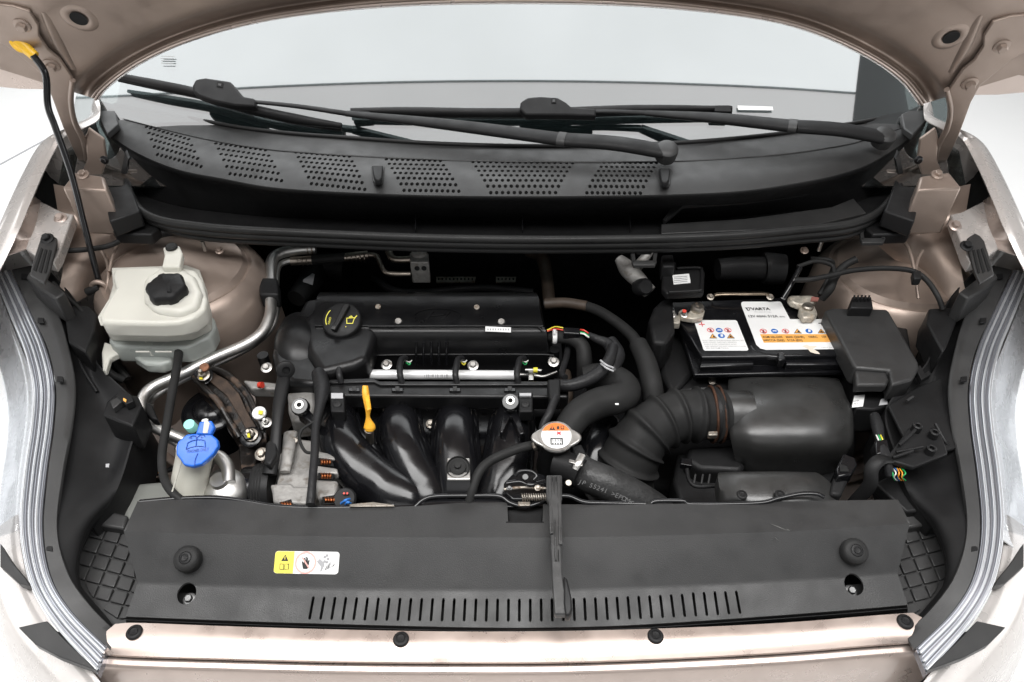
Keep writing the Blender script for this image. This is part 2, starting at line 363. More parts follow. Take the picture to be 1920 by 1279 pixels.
def gfit(px, py, off=.004):
    p = G(px, py); x = p.x; return PL(px, py, WSO+WSN*(off)+Vector((0, .035*x*x, -.01*x*x)), WSN)
prism('number_sticker', [gfit(*q) for q in ((1383, 198), (1449, 200), (1450, 207), (1384, 206))], -WSN*.0005, WHT, ws, 0)
# etched glass maker's mark, lower left
for i, (x0, x1, y) in enumerate(((303, 327, 105), (301, 326, 109), (302, 326, 113), (302, 325, 118))):
    prism('etched_mark', [gfit(*q) for q in ((x0, y), (x1, y), (x1, y+1.4), (x0, y+1.1))], -WSN*.0004, ETCH, ws, 0)
# ---- bonnet
TH = math.radians(65); BO = Vector((0, .71, 1.12)); BD = Vector((0, -math.cos(TH), math.sin(TH))); BN = Vector((0, -math.sin(TH), -math.cos(TH)))
def B(px, py, off=0): return PL(px, py, BO+BN*off, BN)
bon = thing('bonnet', 'raised champagne painted bonnet seen from underneath along its curved rear edge', 'bonnet', B(960, 3))
E = [(180, 186), (193, 168), (225, 141), (270, 112), (340, 80), (440, 49), (560, 26), (740, 8), (960, 2), (1180, 7), (1350, 22), (1470, 42), (1560, 72), (1640, 112), (1690, 148), (1716, 178), (1728, 196)]
def outw(p, d, cy=430):
    v = Vector((p[0]-960, (p[1]-cy)*1.0)).normalized(); return (p[0]+v.x*d, p[1]+v.y*d)
prof = [(0, 0), (3, .005), (10, .004), (18, -.010), (30, -.012), (44, .004), (58, .012), (110, .013), (190, .014), (420, .016)]
rws = [[B(*outw(p, d), o) for p in E] for d, o in prof]
top = []
for i, p in enumerate(E):
    q = rws[-1][i].copy(); x = max(-.8, min(.8, q.x*1.0)); top.append(Vector((x, 0, 0))+Vector((0, BO.y, BO.z))+BD*1.12-BN*.03*(x*x))
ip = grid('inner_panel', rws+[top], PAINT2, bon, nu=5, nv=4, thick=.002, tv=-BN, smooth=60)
sk = [[B(*outw(p, d), o) for p in E] for d, o in ((-3.5, -.003), (-1, -.014), (60, -.05), (430, -.09))]
grid('outer_skin', sk+[[q-BN*.05 for q in top]], PAINT, bon, nu=5, nv=3, thick=.002, tv=-BN, smooth=60)
tube('hem_edge', [B(*outw(p, 1.0), .004) for p in E], .0028, PAINT, bon, n=5, seg=8)
tube('sealer_bead', [B(*outw(p, 13), -.004) for p in E[1:-1]], .0022, PAINT2, bon, n=5, seg=8)
for s in (-1, 1):
    c = B(*(side([(148, 34)], s)[0] if s < 0 else (1783, 69)), .014)
    lathe('hole_flange', c-BN*.003, [(.027, 0), (.023, .003), (.016, .0045), (.0115, .003), (.0115, -.004)], PAINT2, bon, axis=BN, sx=1, rot=0)
    lathe('hole', c+BN*.0012, [(.0112, 0), (.0112, .0006)], VOID, bon, axis=BN)
# stamped stiffening ribs beside the hinges
for s in (-1, 1):
    dx, dy = (0, 0) if s < 0 else (0, 6)
    r1 = side([(95, 60), (150, 120), (190, 170)], s) if False else side([(84, 20), (112, 80), (138, 128)], s)
    tubep('stiffening_rib', [B(x+dx, y+dy, .012) for x, y in r1], [9, 11, 7], PAINT2, bon, flat=.55)
    hp = [(-20, 8), (22, 12), (55, 22), (72, 48), (73, 68), (90, 94), (112, 112), (137, 148), (134, 185), (139, 222), (156, 262), (164, 250), (166, 290), (168, 306), (158, 309), (146, 300), (118, 240), (96, 180), (78, 140), (20, 92), (-20, 70)]
    hp = side(hp, s)
    if s > 0: hp = [(x-3, y+20 if y < 150 else y+12) for x, y in hp]
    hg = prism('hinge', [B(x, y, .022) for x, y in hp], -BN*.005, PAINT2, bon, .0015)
    for bx, by in ([(42, 47), (97, 122)] if s < 0 else [(1878, 86), (1818, 156)]):
        bolt(B(bx, by, .022), 15, PAINT2, hg, axis=BN)
    tubep('hinge_fold', [B(x, y, .024) for x, y in ([(136, 150), (133, 190), (140, 228), (157, 265), (163, 300)] if s < 0 else [(1775, 168), (1782, 205), (1776, 240), (1758, 276), (1752, 312)])], 5, PAINT2, hg)
# hinge bases
for s in (-1, 1):
    hb = thing('hinge_base', f'painted hinge pedestal bolted to the {SN[s]} front corner of the windscreen cowl', 'hinge mount', (160 if s < 0 else 1760, 345, 1.0), 'hinge pedestals at the cowl corners')
    q = side([(120, 345), (188, 340), (205, 352), (135, 358)], s)
    slab('plate', side([(116, 352), (140, 322), (195, 330), (200, 356)], s), 1.03, .085, PAINT2, hb, .004)
    p1 = [Y for Y in side([(165, 240), (195, 262), (200, 300), (190, 332), (150, 330), (163, 300), (160, 262)], s)]
    prism('hinge_bracket', [PL(x, y, Vector((0, .72, 0)), Vector((0, -1, 0))) for x, y in p1], Vector((0, .006, 0)), PAINT2, hb, .002)
    bolt((156 if s < 0 else 1757, 328, 1.033), 11, PAINT2, hb, 'hex')
    bolt((196 if s < 0 else 1722, 300, 1.03), 8, GBLK, hb, 'hex', axis=(0, -1, .2))
# ---- prop rod
pr = thing('prop_rod', 'bent black bonnet prop rod with a yellow grip rising along the left edge', 'prop rod', (188, 545, .86))
yp = lambda px, py, y: PL(px, py, Vector((0, y, 0)), Vector((0, -1, 0)))
rodp = [yp(62, 104, .625), yp(80, 128, .622), yp(87, 150, .62), yp(90, 200, .61), yp(104, 240, .602), yp(135, 330, .585), yp(160, 430, .56), yp(186, 530, .53), yp(190, 545, .525)]
tube('rod', rodp, .0048, GBLK, pr)
tube('grip', [yp(24, 62, .64), yp(30, 72, .638), yp(48, 90, .632), yp(66, 106, .626)], [.009, .010, .0085, .0075], YEL, pr, flat=.7)
tube('grip_loop', [yp(28, 62, .635), yp(22, 78, .633), yp(34, 92, .63), yp(48, 96, .63)], .0035, YEL, pr)
gr = tube('pivot_eye', [Vector((math.cos(a)*.012, 0, math.sin(a)*.013))+yp(188, 541, .52) for a in [i*math.pi/5 for i in range(10)]], .0042, PAINT2, pr, closed=True, n=2)
tube('pivot_bush', [yp(163, 548, .515), yp(186, 538, .52)], .0065, RUB, pr, n=1)
# ---- fenders
for s in (-1, 1):
    fd = thing('fender', f'reflection-paled champagne {SN[s]} front fender with a folded inner flange along the bay', 'fender', (60 if s < 0 else 1860, 400, .6), 'front fenders')
    ed = [(178, 192, 1.06), (186, 222, 1.055), (150, 243, 1.05), (118, 258, 1.03), (88, 310, 1.01), (62, 368, .995), (36, 430, .975), (14, 478, .955), (-6, 520, .94), (-40, 610, .92)]
    ed = [V3(p) for p in side(ed, s)]
    R = [ed]
    for dx, dz in ((.012, .002), (.032, -.004), (.052, -.022), (.064, -.07), (.066, -.2), (.04, -.5)):
        R.append([p+Vector((s*dx*(1 if i > 1 else .5+.25*i), (0.0 if i > 2 else .03*(3-i)/3), dz)) for i, p in enumerate(ed)])
    grid('outer_panel', R, PAINT_REFL if s < 0 else PAINT_REFL, fd, nu=5, nv=4, thick=.0015, smooth=60)
    # inner drop of the flange
    # flange ledge with bolts
    lg = side([(48, 466), (74, 376), (118, 398), (138, 402), (110, 476), (100, 492), (70, 482)], s)
    slab('flange_bracket', lg, .955, .02, PAINT_REFL, fd, .002)
    l2 = [V3((x, y, z)) for x, y, z in side([(62, 368, .99), (36, 430, .97), (14, 478, .95)], s)]
    l3 = [V3((x, y, z)) for x, y, z in side([(76, 376, .957), (66, 420, .957), (50, 466, .953)], s)]
    grid('flange_web', [l2, l3], PAINT, fd, nu=4, nv=1, thick=.002, linv=True)
    bolt((114 if s < 0 else 1790, 410 if s < 0 else 424, .956), 12, PAINT, fd, 'hex')
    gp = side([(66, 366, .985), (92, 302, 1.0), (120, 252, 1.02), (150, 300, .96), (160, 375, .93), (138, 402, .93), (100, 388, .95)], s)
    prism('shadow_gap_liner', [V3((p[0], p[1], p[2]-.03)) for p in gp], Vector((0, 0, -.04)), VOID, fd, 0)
# ---- inner fenders / strut towers
for s in (-1, 1):
    nf = thing('inner_fender', f'champagne painted inner wing with strut tower on the {SN[s]} side of the bay', 'inner wing', (300 if s < 0 else 1620, 520, .5), 'inner wings')
    wl = [[(100, 345, .985), (130, 350, .985), (190, 352, .985), (250, 380, .97)],
          [(110, 410, .93), (150, 405, .93), (210, 400, .93), (270, 425, .93)],
          [(118, 500, .90), (160, 470, .905), (215, 440, .91), (290, 440, .92)],
          [(100, 580, .86), (150, 560, .855), (180, 540, .84), (200, 520, .83)]]
    wl = [side(r, s) for r in wl]
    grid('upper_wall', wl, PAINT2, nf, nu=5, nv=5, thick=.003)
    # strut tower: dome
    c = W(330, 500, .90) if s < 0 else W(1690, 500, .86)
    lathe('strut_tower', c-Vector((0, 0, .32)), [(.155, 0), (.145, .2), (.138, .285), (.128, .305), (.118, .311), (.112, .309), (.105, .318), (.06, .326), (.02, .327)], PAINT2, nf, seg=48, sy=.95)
    tube('seam_bead', [V3(q) for q in side([(205, 510, .905), (212, 480, .915), (225, 455, .92), (262, 440, .925), (300, 436, .925)], s)], .0028, PAINT2, nf)
    tube('seam_bead', [V3(q) for q in side([(198, 560, .88), (203, 520, .90), (200, 490, .905), (190, 470, .91)], s)], .0025, PAINT2, nf)
    tube('stud', [V3(side([(385, 470, .925)], s)[0]), V3(side([(385, 470, .925)], s)[0])+Vector((0, 0, .018))], .003, ZINC, nf, n=1)
    bolt(side([(412, 470, .92)], s)[0], 8, PAINT2, nf)
    # lower rail, light pink
    lr = [[(196, 650, .74), (300, 650, .74), (420, 660, .74), (470, 640, .74)], [(205, 720, .72), (300, 730, .72), (400, 760, .72), (480, 760, .70)], [(220, 800, .66), (300, 800, .66), (400, 860, .64), (500, 880, .6)], [(220, 900, .60), (300, 900, .60), (400, 930, .58), (520, 960, .55)], [(210, 960, .55), (300, 980, .55), (420, 1000, .55), (560, 1000, .5)]]
    grid('lower_rail', [side(r, s) for r in lr], PAINT3, nf, nu=5, nv=5, thick=.003)
    tubep('rail_swage', [V3(q) for q in side([(225, 838, .64), (290, 845, .64), (330, 870, .63)], s)], 9, PAINT2, nf, flat=.5)
    tubep('rail_swage', [V3(q) for q in side([(230, 880, .62), (290, 890, .615), (330, 900, .61)], s)], 7, PAINT2, nf, flat=.5)
# ---- cowl panel
cw = thing('windscreen_cowl', 'long curved black plastic cowl panel with perforated vents below the windscreen', 'cowl panel', (960, 364, 1.0))
A_ = [(180,186),(215,196),(300,211),(380,226),(450,239),(545,250),(640,257),(800,268),(960,273),(1120,273),(1280,267),(1400,257),(1480,248),(1550,238),(1620,228),(1690,212),(1738,192)]
M_ = [(181, 200), (215, 219), (300, 241), (400, 264), (500, 280), (570, 286), (640, 291), (800, 299), (960, 303), (1120, 304), (1280, 302), (1400, 295), (1480, 288), (1550, 278), (1610, 266), (1690, 240), (1737, 206)]
B_ = [(186, 222), (210, 255), (262, 289), (335, 318), (420, 335), (510, 351), (640, 360), (800, 366), (960, 368), (1120, 367), (1280, 364), (1400, 357), (1500, 342), (1580, 325), (1640, 302), (1700, 262), (1735, 222)]
zf = lambda i: 1.045 - .0007*(abs(i-8)**1.2)
ptop = grid('vent_panel', [[W(*p, 1.036) for p in M_], [W(*[(a+b)/2 for a, b in zip(p, q)], 1.034) for p, q in zip(M_, B_)], [W(*p, 1.024) for p in B_]], BLK, cw, nu=6, nv=3, thick=.004)
grid('rear_channel', [[W(p[0], p[1], 1.034) for p in A_], [W(p[0], p[1]-1.5, 1.030) for p in M_], [W(p[0], p[1]+1, 1.022) for p in M_]], BLK, cw, nu=6, nv=2, thick=.003)
tube('crease_line', [W(p[0], p[1], 1.0365) for p in M_[1:-1]], .0011, BLK, cw, n=6, seg=6)
tube('glass_seal', [W(p[0], p[1], 1.036) for p in A_[1:-1]], .0035, SEAL, cw, n=6, seg=8)
# front face falling to the trough
C1 = [(x, y+3) for x, y in B_]
C2 = [(x if 300 < x < 1600 else (240 if x < 960 else 1690), min(418, y+52) if 300 < x < 1600 else y+70) for x, y in B_]
C2 = [(225, 300), (235, 330), (270, 366), (340, 388), (430, 400), (520, 408), (640, 412), (800, 414), (960, 415), (1120, 413), (1280, 410), (1400, 404), (1500, 396), (1585, 385), (1640, 365), (1690, 330), (1712, 290)]
C3 = [(228, 330), (240, 362), (275, 400), (345, 420), (430, 430), (520, 437), (640, 442), (800, 447), (960, 449), (1120, 448), (1280, 444), (1400, 438), (1500, 430), (1590, 420), (1650, 395), (1688, 355), (1710, 310)]
grid('front_face', [[W(*p, 1.022) for p in C1], [W(p[0], p[1]+9, 1.000) for p in C1], [W(*p, .935) for p in C2]], BLKD, cw, nu=5, nv=3, thick=.003, linv=True)
grid('trough_shelf', [[W(*p, .937) for p in C2], [W(*p, .948) for p in C3]], BLKD, cw, nu=5, nv=2, thick=.003)
for x in (778, 979, 1181): 
    prism('trough_rib', [W(x, 392, .97), W(x+1.2, 392, .97), W(x+1.2, 430, .952), W(x, 430, .952)], Vector((0, 0, -.012)), GBLK, cw, 0)
slab('raised_pad', [(1270, 372, .99), (1400, 366, .99), (1500, 355, .99), (1582, 336, .995), (1584, 343, .99), (1505, 364, .985), (1400, 378, .985), (1282, 386, .985), (1248, 415, .96), (1242, 412, .96)], .98, .006, BLKD, cw, .001)
slab('trough_step', [(1240, 420, .955), (1400, 410, .955), (1560, 388, .955), (1600, 372, .96), (1625, 400, .955), (1500, 428, .952), (1240, 438, .952)], .955, .006, BLK, cw, .001)
# perforations
cuts = []
def hole(px, py, r=5.0):
    c = W(px, py, 1.032); rr = r*sc(c); n = 10
    cuts.append(cutter([c+Vector((math.cos(2*math.pi*k/n)*rr, math.sin(2*math.pi*k/n)*rr*1.3, 0)) for k in range(n)], .02, .02))
def patch(tl, tr, bl, br, nrow, ntop, nbot):
    for r in range(nrow):
        t = r/(nrow-1); a = [tl[i]+(bl[i]-tl[i])*t for i in (0, 1)]; b = [tr[i]+(br[i]-tr[i])*t for i in (0, 1)]
        n = round(ntop+(nbot-ntop)*t)
        for k in range(n):
            u = k/(n-1); hole(a[0]+(b[0]-a[0])*u, a[1]+(b[1]-a[1])*u , 3.35)
patch((276, 242), (355, 265), (296, 286), (376, 309), 5, 11, 11) if False else None
def par(tl, tr, bl, br, nrow, n, bow=0):
    patch(tl, tr, bl, br, nrow, n, n)
for args in [((276, 242), (355, 265), (294, 286), (376, 309), 5, 11), ((406, 273), (499, 286), (430, 321), (527, 335), 6, 11), ((556, 290), (656, 298), (583, 340), (683, 349), 7, 11), ((725, 303), (826, 306), (757, 351), (860, 353), 7, 11)]:
    par(*args)
patch((887, 308), (1073, 310), (920, 355), (1042, 355), 7, 18, 12)
patch((1132, 309), (1230, 310), (1101, 355), (1202, 355), 7, 11, 11)
boolcut(ptop, cuts)
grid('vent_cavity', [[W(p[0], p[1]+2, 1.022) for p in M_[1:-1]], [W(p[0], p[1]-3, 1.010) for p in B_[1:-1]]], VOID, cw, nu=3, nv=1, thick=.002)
for x, y in ((708, 325), (1247, 330)):
    k = slab('clip_base', [(x-12, y-12), (x-9, y-16), (x+9, y-16), (x+13, y-12), (x+10, y+14), (x+6, y+18), (x-5, y+18), (x-9, y+14)], 1.037, .004, BLK, cw, .001)
    slab('clip_head', [(x-11, y-15), (x+10, y-15), (x+8, y+7), (x+4, y+12), (x-4, y+12), (x-7, y+7)], 1.046, .010, BLKD, k, .002)
slab('left_end_cap', [(180, 186), (215, 206), (222, 232), (200, 250), (187, 226)], 1.045, .012, BLK, cw, .002)
slab('right_end_cap', [(1735, 192), (1690, 214), (1695, 240), (1712, 252), (1738, 226)], 1.045, .012, BLK, cw, .002)
# weatherstrip
wst = thing('weatherstrip', 'thick ribbed black rubber seal curving along the front lip of the cowl', 'rubber seal', (960, 470, .95))
S0 = [(236, 334), (242, 362), (262, 392), (300, 411), (370, 421), (450, 428), (640, 437), (800, 443), (960, 446), (1120, 446), (1280, 443), (1400, 437), (1500, 428), (1590, 418), (1645, 398), (1675, 368), (1690, 345)]
for k, (dy, r, z) in enumerate(((3, 8, .972), (12, 9, .962), (23, 6.5, .95))):
    tubep(['bulb', 'main_bead', 'lower_lip'][k], [(x+(0 if 300 < x < 1600 else (dy*.35 if x < 960 else -dy*.35)), y+dy*(1 if 300 < x < 1600 else .75), z) for x, y in S0], [5]+[r]*(len(S0)-2)+[4], SEAL, wst, n=6, seg=14)
# side corner covers below the cowl ends and clips on the seal
for s in (-1, 1):
    cc = thing('cowl_corner_cover', f'folded black plastic cover below the {SN[s]} end of the cowl', 'plastic cover', (230 if s < 0 else 1690, 390, .9), 'cowl corner covers')
    slab('upper_plate', side([(192, 352), (228, 348), (240, 335), (262, 395), (205, 415), (198, 385)], s), .99, .03, BLKD, cc, .003)
    slab('lower_plate', side([(200, 415), (250, 395), (300, 425), (282, 440), (215, 438)], s), .955, .02, BLKD, cc, .003)
    prism('upright_tab', [V3(q) for q in side([(226, 325, 1.0), (236, 328, 1.0), (240, 300, 1.03), (234, 285, 1.03)], s)], Vector((0, .01, 0)), BLKD, cc, .001)
    bolt(side([(235, 430, .958)], s)[0], 10, BLKD, cc, 'washer')
for (x, y, z) in ((1208, 482, .945), (1637, 440, .95)):
    sc_ = thing('seal_clip', 'grey plastic retaining clip hanging under the seal ' + ('near the middle of the bay' if x < 1400 else 'at its right-hand end'), 'clip', (x, y, z), 'clips under the cowl seal')
    for q in ([(x-26, y-14), (x-18, y-14), (x-16, y+8), (x-22, y+10)], [(x+26, y-14), (x+18, y-14), (x+16, y+8), (x+22, y+10)], [(x-24, y+6), (x+24, y+6), (x+20, y+15), (x-20, y+15)], [(x-15, y-18), (x+15, y-18), (x+14, y-10), (x-14, y-10)]):
        slab('clip_bar', q, z, .006, GREYL if False else BLK, sc_, .001)
# ---- bumper and front panel
bp = thing('front_panel', 'pale champagne bumper top panel along the bottom of the frame with black push clips', 'bumper', (960, 1240, .4))
T_ = [(216, 1170), (260, 1168), (420, 1174), (620, 1180), (840, 1184), (1060, 1183), (1280, 1177), (1480, 1167), (1640, 1154), (1712, 1149)]
L_ = [(170, 1224), (250, 1230), (420, 1235), (620, 1240), (840, 1242), (1060, 1241), (1280, 1233), (1480, 1222), (1640, 1209), (1772, 1200)]
mid = [((a[0]*2+b[0])/3, (a[1]*2+b[1])/3) for a, b in zip(T_, L_)]; mid[0] = (196, 1188); mid[-1] = (1740, 1166)
m2 = [((a[0]+b[0]*2)/3, (a[1]+b[1]*2)/3) for a, b in zip(T_, L_)]; m2[0] = (182, 1214); m2[-1] = (1756, 1193)
grid('top_panel', [[W(*p, .800) for p in T_], [W(*p, .800) for p in mid], [W(*p, .798) for p in m2], [W(*p, .794) for p in L_]], PAINT, bp, nu=5, nv=3, thick=.004, smooth=60)
L2 = [(x, y+3) for x, y in L_]
base = [W(x, y+5, .786) for x, y in L_]
R = [[W(*p, .785) for p in L2], [q+Vector((0, -.004, -.001)) for q in base], [q+Vector((0, -.010, -.006)) for q in base], [q+Vector((-.01*(q.x), -.014, -.04)) for q in base], [q+Vector((-.03*q.x, -.016, -.12)) for q in base], [q+Vector((-.08*q.x, -.02, -.4)) for q in base]]
grid('nose_panel', R, PAINT, bp, nu=5, nv=4, thick=.003, smooth=60)
for x, y in ((252, 1186), (752, 1199), (1229, 1193), (1697, 1166)):
    bolt((x, y, .8005), 15, BLKD, bp, 'clip', axis=(0, 0, 1), name='push_clip', spin=random.uniform(-.4, .6))
# ---- headlights
for s in (-1, 1):
    hl = thing('headlight', f'clear {SN[s]} headlight with ribbed rim curving round the corner of the bay', 'headlight', (60 if s < 0 else 1860, 800, .6), 'headlights')
    I1 = [(18, 508, .90), (58, 590, .888), (86, 655, .876), (101, 725, .864), (98, 800, .852), (86, 890, .842), (78, 990, .832), (92, 1080, .82), (132, 1148, .808), (200, 1216, .796)]
    I2 = [(-12, 520, .90), (20, 600, .888), (46, 665, .876), (60, 735, .864), (56, 805, .852), (44, 890, .842), (38, 990, .832), (56, 1090, .82), (100, 1170, .808), (180, 1262, .796)]
    O1 = [(-60, 540, .86), (-50, 620, .84), (-40, 690, .82), (-30, 760, .80), (-40, 820, .78), (-60, 900, .76), (-60, 990, .74), (-50, 1090, .74)]
    I1, I2 = side(I1, s), side(I2, s)
    P1 = [V3(p) for p in I1]; P2 = [V3(p) for p in I2]
    for k in range(6):
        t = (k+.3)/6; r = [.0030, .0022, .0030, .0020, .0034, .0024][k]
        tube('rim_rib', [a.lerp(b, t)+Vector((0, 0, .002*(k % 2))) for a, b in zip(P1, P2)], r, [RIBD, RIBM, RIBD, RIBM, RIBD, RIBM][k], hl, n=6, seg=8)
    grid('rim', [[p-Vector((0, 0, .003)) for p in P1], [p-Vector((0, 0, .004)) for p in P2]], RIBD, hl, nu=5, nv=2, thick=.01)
    n8 = 6
    rr = [P2[:n8+1]]
    for dx, dz in ((.008, .0), (.05, -.02), (.10, -.06), (.14, -.14), (.15, -.26)):
        rr.append([p+Vector((s*dx, -.006, dz)) for p in P2[:n8+1]])
    grid('lens', rr, LENS, hl, nu=5, nv=4, thick=.002, smooth=60)
    rf = [[p+Vector((s*.004, 0, -.02)) for p in P2[:n8+1]]]
    for i, (dx, dz) in enumerate(((.03, -.05), (.06, -.09), (.10, -.12), (.13, -.19))):
        rf.append([p+Vector((s*dx, random.uniform(-.008, .008), dz+random.uniform(-.012, .012))) for p in P2[:n8+1]])
    grid('reflector', rf, CHROME, hl, nu=3, nv=3, thick=.002, smooth=25, linu=True, linv=True)
    # bumper corner below the lamp
    bc = thing('bumper_corner', f'reflection-paled bumper corner and dark lower trim below the {SN[s]} headlight', 'bumper', (60 if s < 0 else 1860, 1230, .4), 'bumper corners')
    e = [V3(p)+Vector((s*.003, 0, -.004)) for p in side([(40, 960, .80), (38, 1000, .80), (56, 1090, .79), (100, 1170, .785), (182, 1264, .775), (230, 1330, .76)], s)]
    rb = [e]
    for dx, dy, dz in ((.012, -.004, -.004), (.05, -.01, -.035), (.075, -.015, -.09), (.10, -.02, -.2), (.10, -.02, -.4)):
        rb.append([p+Vector((s*dx, dy, dz)) for p in e])
    grid('corner_skin', rb, PAINT_REFL, bc, nu=5, nv=4, thick=.002, smooth=60)
    for tr in ([(0, 1018), (22, 1052), (50, 1086), (56, 1098), (36, 1094), (0, 1062)], [(34, 1176), (88, 1164), (128, 1205), (180, 1256), (150, 1246), (112, 1232), (66, 1208)]):
        prism('dark_trim', [V3((x, y, .803)) for x, y in side(tr, s)], Vector((0, 0, -.012)), BLK, bc, .001)
# ================================================================ FRONT: cover, guards, housings
def lab_s(s): return SN[s]
xs = lambda a, b: [a+(b-a)*t for t in (0, .05, .104, .158, .222, .292, .371, .43, .486, .513, .541, .593, .661, .756, .851, .938, 1)]
rt = [(258, 940), (330, 937), (400, 936), (470, 941), (560, 951), (660, 952), (775, 949), (860, 943), (942, 942), (984, 943), (1025, 945), (1100, 946), (1200, 946), (1340, 943), (1480, 940), (1600, 938), (1684, 937)]
r1 = list(zip(xs(232, 1706), [996, 999, 1001, 1003, 1005, 1006.5, 1007.5, 1008, 1008, 1008, 1008, 1007, 1005, 1001, 996, 989, 981]))
r2 = list(zip(xs(258, 1683), [1093, 1096, 1099, 1101, 1104, 1106, 1107.5, 1108, 1108, 1108, 1107.5, 1106, 1103, 1097, 1090, 1082, 1075]))
r3 = list(zip(xs(236, 1702), [1156, 1159, 1162, 1165, 1168, 1171, 1174, 1176, 1177, 1177, 1176.5, 1175, 1171, 1162, 1152, 1142, 1134]))
rc = thing('radiator_cover', 'wide matt black plastic radiator cover with a row of vent slots across the front', 'radiator cover', (960, 1150, .79))
def zrow(r, z): return [W(p[0], p[1], z) for p in r]
zt = zrow(rt, .848); z1 = zrow(r1, .853); z2 = zrow(r2, .819); z3 = zrow(r3, .805)
def blend(a, b, t): return [p.lerp(q, t) for p, q in zip(a, b)]
rowsC = [zt, blend(zt, z1, .5), blend(zt, z1, .93), z1, blend(z1, z2, .05), blend(z1, z2, .5), blend(z1, z2, .95), z2, blend(z2, z3, .06), blend(z2, z3, .5), z3]
cov = grid('cover_panel', rowsC, BLK, rc, nu=3, nv=1, thick=.003, linv=True, smooth=60)
def on_cov(px, py):
    """point on the cover's facets under a pixel"""
    for a, b in ((zt, z1), (z1, z2), (z2, z3)):
        for i in range(len(a)-1):
            n = (b[i]-a[i]).cross(a[i+1]-a[i]).normalized()
            if n.z < 0: n = -n
            p = PL(px, py, a[i], n)
            if min(a[i].x, b[i].x)-.004 <= p.x <= max(a[i+1].x, b[i+1].x)+.004:
                t = ((p-a[i]).dot(b[i]-a[i]))/(b[i]-a[i]).length_squared
                if -.02 <= t <= 1.02: return p, n
    return W(px, py, .82), Vector((0, 0, 1))
cuts = []
NS = 40
for k in range(NS):
    t = k/(NS-1); x = 584+t*(1384-584); q = 2*t-1
    yt = 1122 - 3*t*5*t*.75 - 4*q*q*0; yt = 1118+ (4*(1-q*q)) - (11*max(0, q)**1.6); lean = -q*4.2
    if q > 0: lean = -4.2*q
    a, b = (x-lean*-1, yt), (x+lean*-1*-1, yt+43)
    a = (x - (-lean), yt+3); b = (x - lean*1.0, yt+41)
    a = (x+(-1)*q*3.5*-1*-1, yt+3); b = (x+q*3.5, yt+41)
    pa, na = on_cov(*a); pb, nb = on_cov(*b); w = 2.6*sc(pa); poly = []
    for c, s0 in ((pa, math.pi), (pb, 0)):
        for j in range(5):
            an = s0 - math.pi*j/4*1 + (0 if s0 else 0)
            poly.append(c+Vector((math.cos(an)*w, math.sin(an)*w, 0)))
    cuts.append(cutter(poly, .01, .012))
for x, y in ((350, 1113), (1600, 1098)):
    p, n = on_cov(x, y); r = 18*sc(p)
    cuts.append(cutter([p+Vector((math.cos(a*math.pi/12)*r, math.sin(a*math.pi/12)*r, 0)) for a in range(24)], .01, .012))
nx = [W(950, 930, .85), W(1019, 930, .85), W(1017, 981, .85), W(953, 981, .85)]
cuts.append(cutter(nx, .02, .02)); boolcut(cov, cuts)
slab('latch_recess', [(946, 944), (1023, 944), (1018, 982), (952, 982)], .838, .03, BLKD, rc, .003)
prism('recess_wall', [W(949, 978, .852), W(1020, 978, .852), W(1018, 983, .838), W(951, 983, .838)], Vector((0, -.002, -.002)), BLKD, rc, 0)
grid('slot_backing', [[p-Vector((0, -.003, .020)) for p in blend(z2, z3, .05)], [p-Vector((0, -.004, .018)) for p in z3]], VOID, rc, nu=2, nv=1, thick=.002)
grid('front_lip', [[p+Vector((0, -.001, -.002)) for p in z3], [W(x, y+5, .7995) for x, y in r3], [W(x, y+9, .797) for x, y in r3], [W(x, y+14, .780) for x, y in r3]], BLKD, rc, nu=3, nv=2, thick=.003)
for ss, cols in ((-1, 0), (1, -1)):
    a, b, c, d = zt[cols], z1[cols], z2[cols], z3[cols]; o_ = Vector((0, 0, -.035))
    grid('end_wall', [[a, b, c, d], [p+o_ for p in (a, b, c, d)]], BLK, rc, nu=3, nv=1, thick=.002, tv=Vector((-ss, 0, 0)), linu=True)
for x, y in ((353, 1045), (1594, 1031)):
    p, n = on_cov(x+3, y+5); n = (n+Vector((0, 0, .6))).normalized()
    rb = lathe('rubber_buffer', p, [(.0155, 0), (.0158, .007), (.0153, .0105), (.0135, .013), (.0105, .0142), (.0075, .0142), (.0072, .0132)], RUB, rc, axis=n, seg=36)
    bolt(p+n*.0128, 12, BLKD, rb, 'clip', axis=n, name='cross_screw', spin=.3)
for x, y in ((351, 1116), (1600, 1101)):
    p, n = on_cov(x, y); bolt(p-Vector((0, 0, .010)), 12, M('recessed_bolt_steel', (.16, .16, .16), .4, 1), rc, 'hex', axis=(0, -.2, 1), name='recessed_bolt')
# warning sticker
pO, n0 = on_cov(513, 1075); pU, _ = on_cov(634, 1077); pV, _ = on_cov(517, 1033)
FS = Fr(pO, pU-pO, pV-pO)
def rr(a0, a1, b0, b1, ra, rb_, corners=(1, 1, 1, 1)):
    pts = []
    for (cx, cy, s0, on) in ((a0+ra, b0+rb_, math.pi, corners[0]), (a1-ra, b0+rb_, 1.5*math.pi, corners[1]), (a1-ra, b1-rb_, 0, corners[2]), (a0+ra, b1-rb_, .5*math.pi, corners[3])):
        if on: pts += [(cx+ra*math.cos(s0+j*math.pi/10), cy+rb_*math.sin(s0+j*math.pi/10)) for j in range(6)]
        else: pts.append((cx+ra*(-1 if s0 in (math.pi, .5*math.pi) else 1), cy+rb_*(-1 if s0 in (math.pi, 1.5*math.pi) else 1)))
    return pts
stk = FS.poly('warning_sticker', rr(0, 1, 0, 1, .05, .14), WHT, rc, h=.0006)
FS.poly('yellow_field', rr(.002, .30, .01, .99, .05, .14, (1, 0, 0, 1)), LYEL, stk, h=.0010)
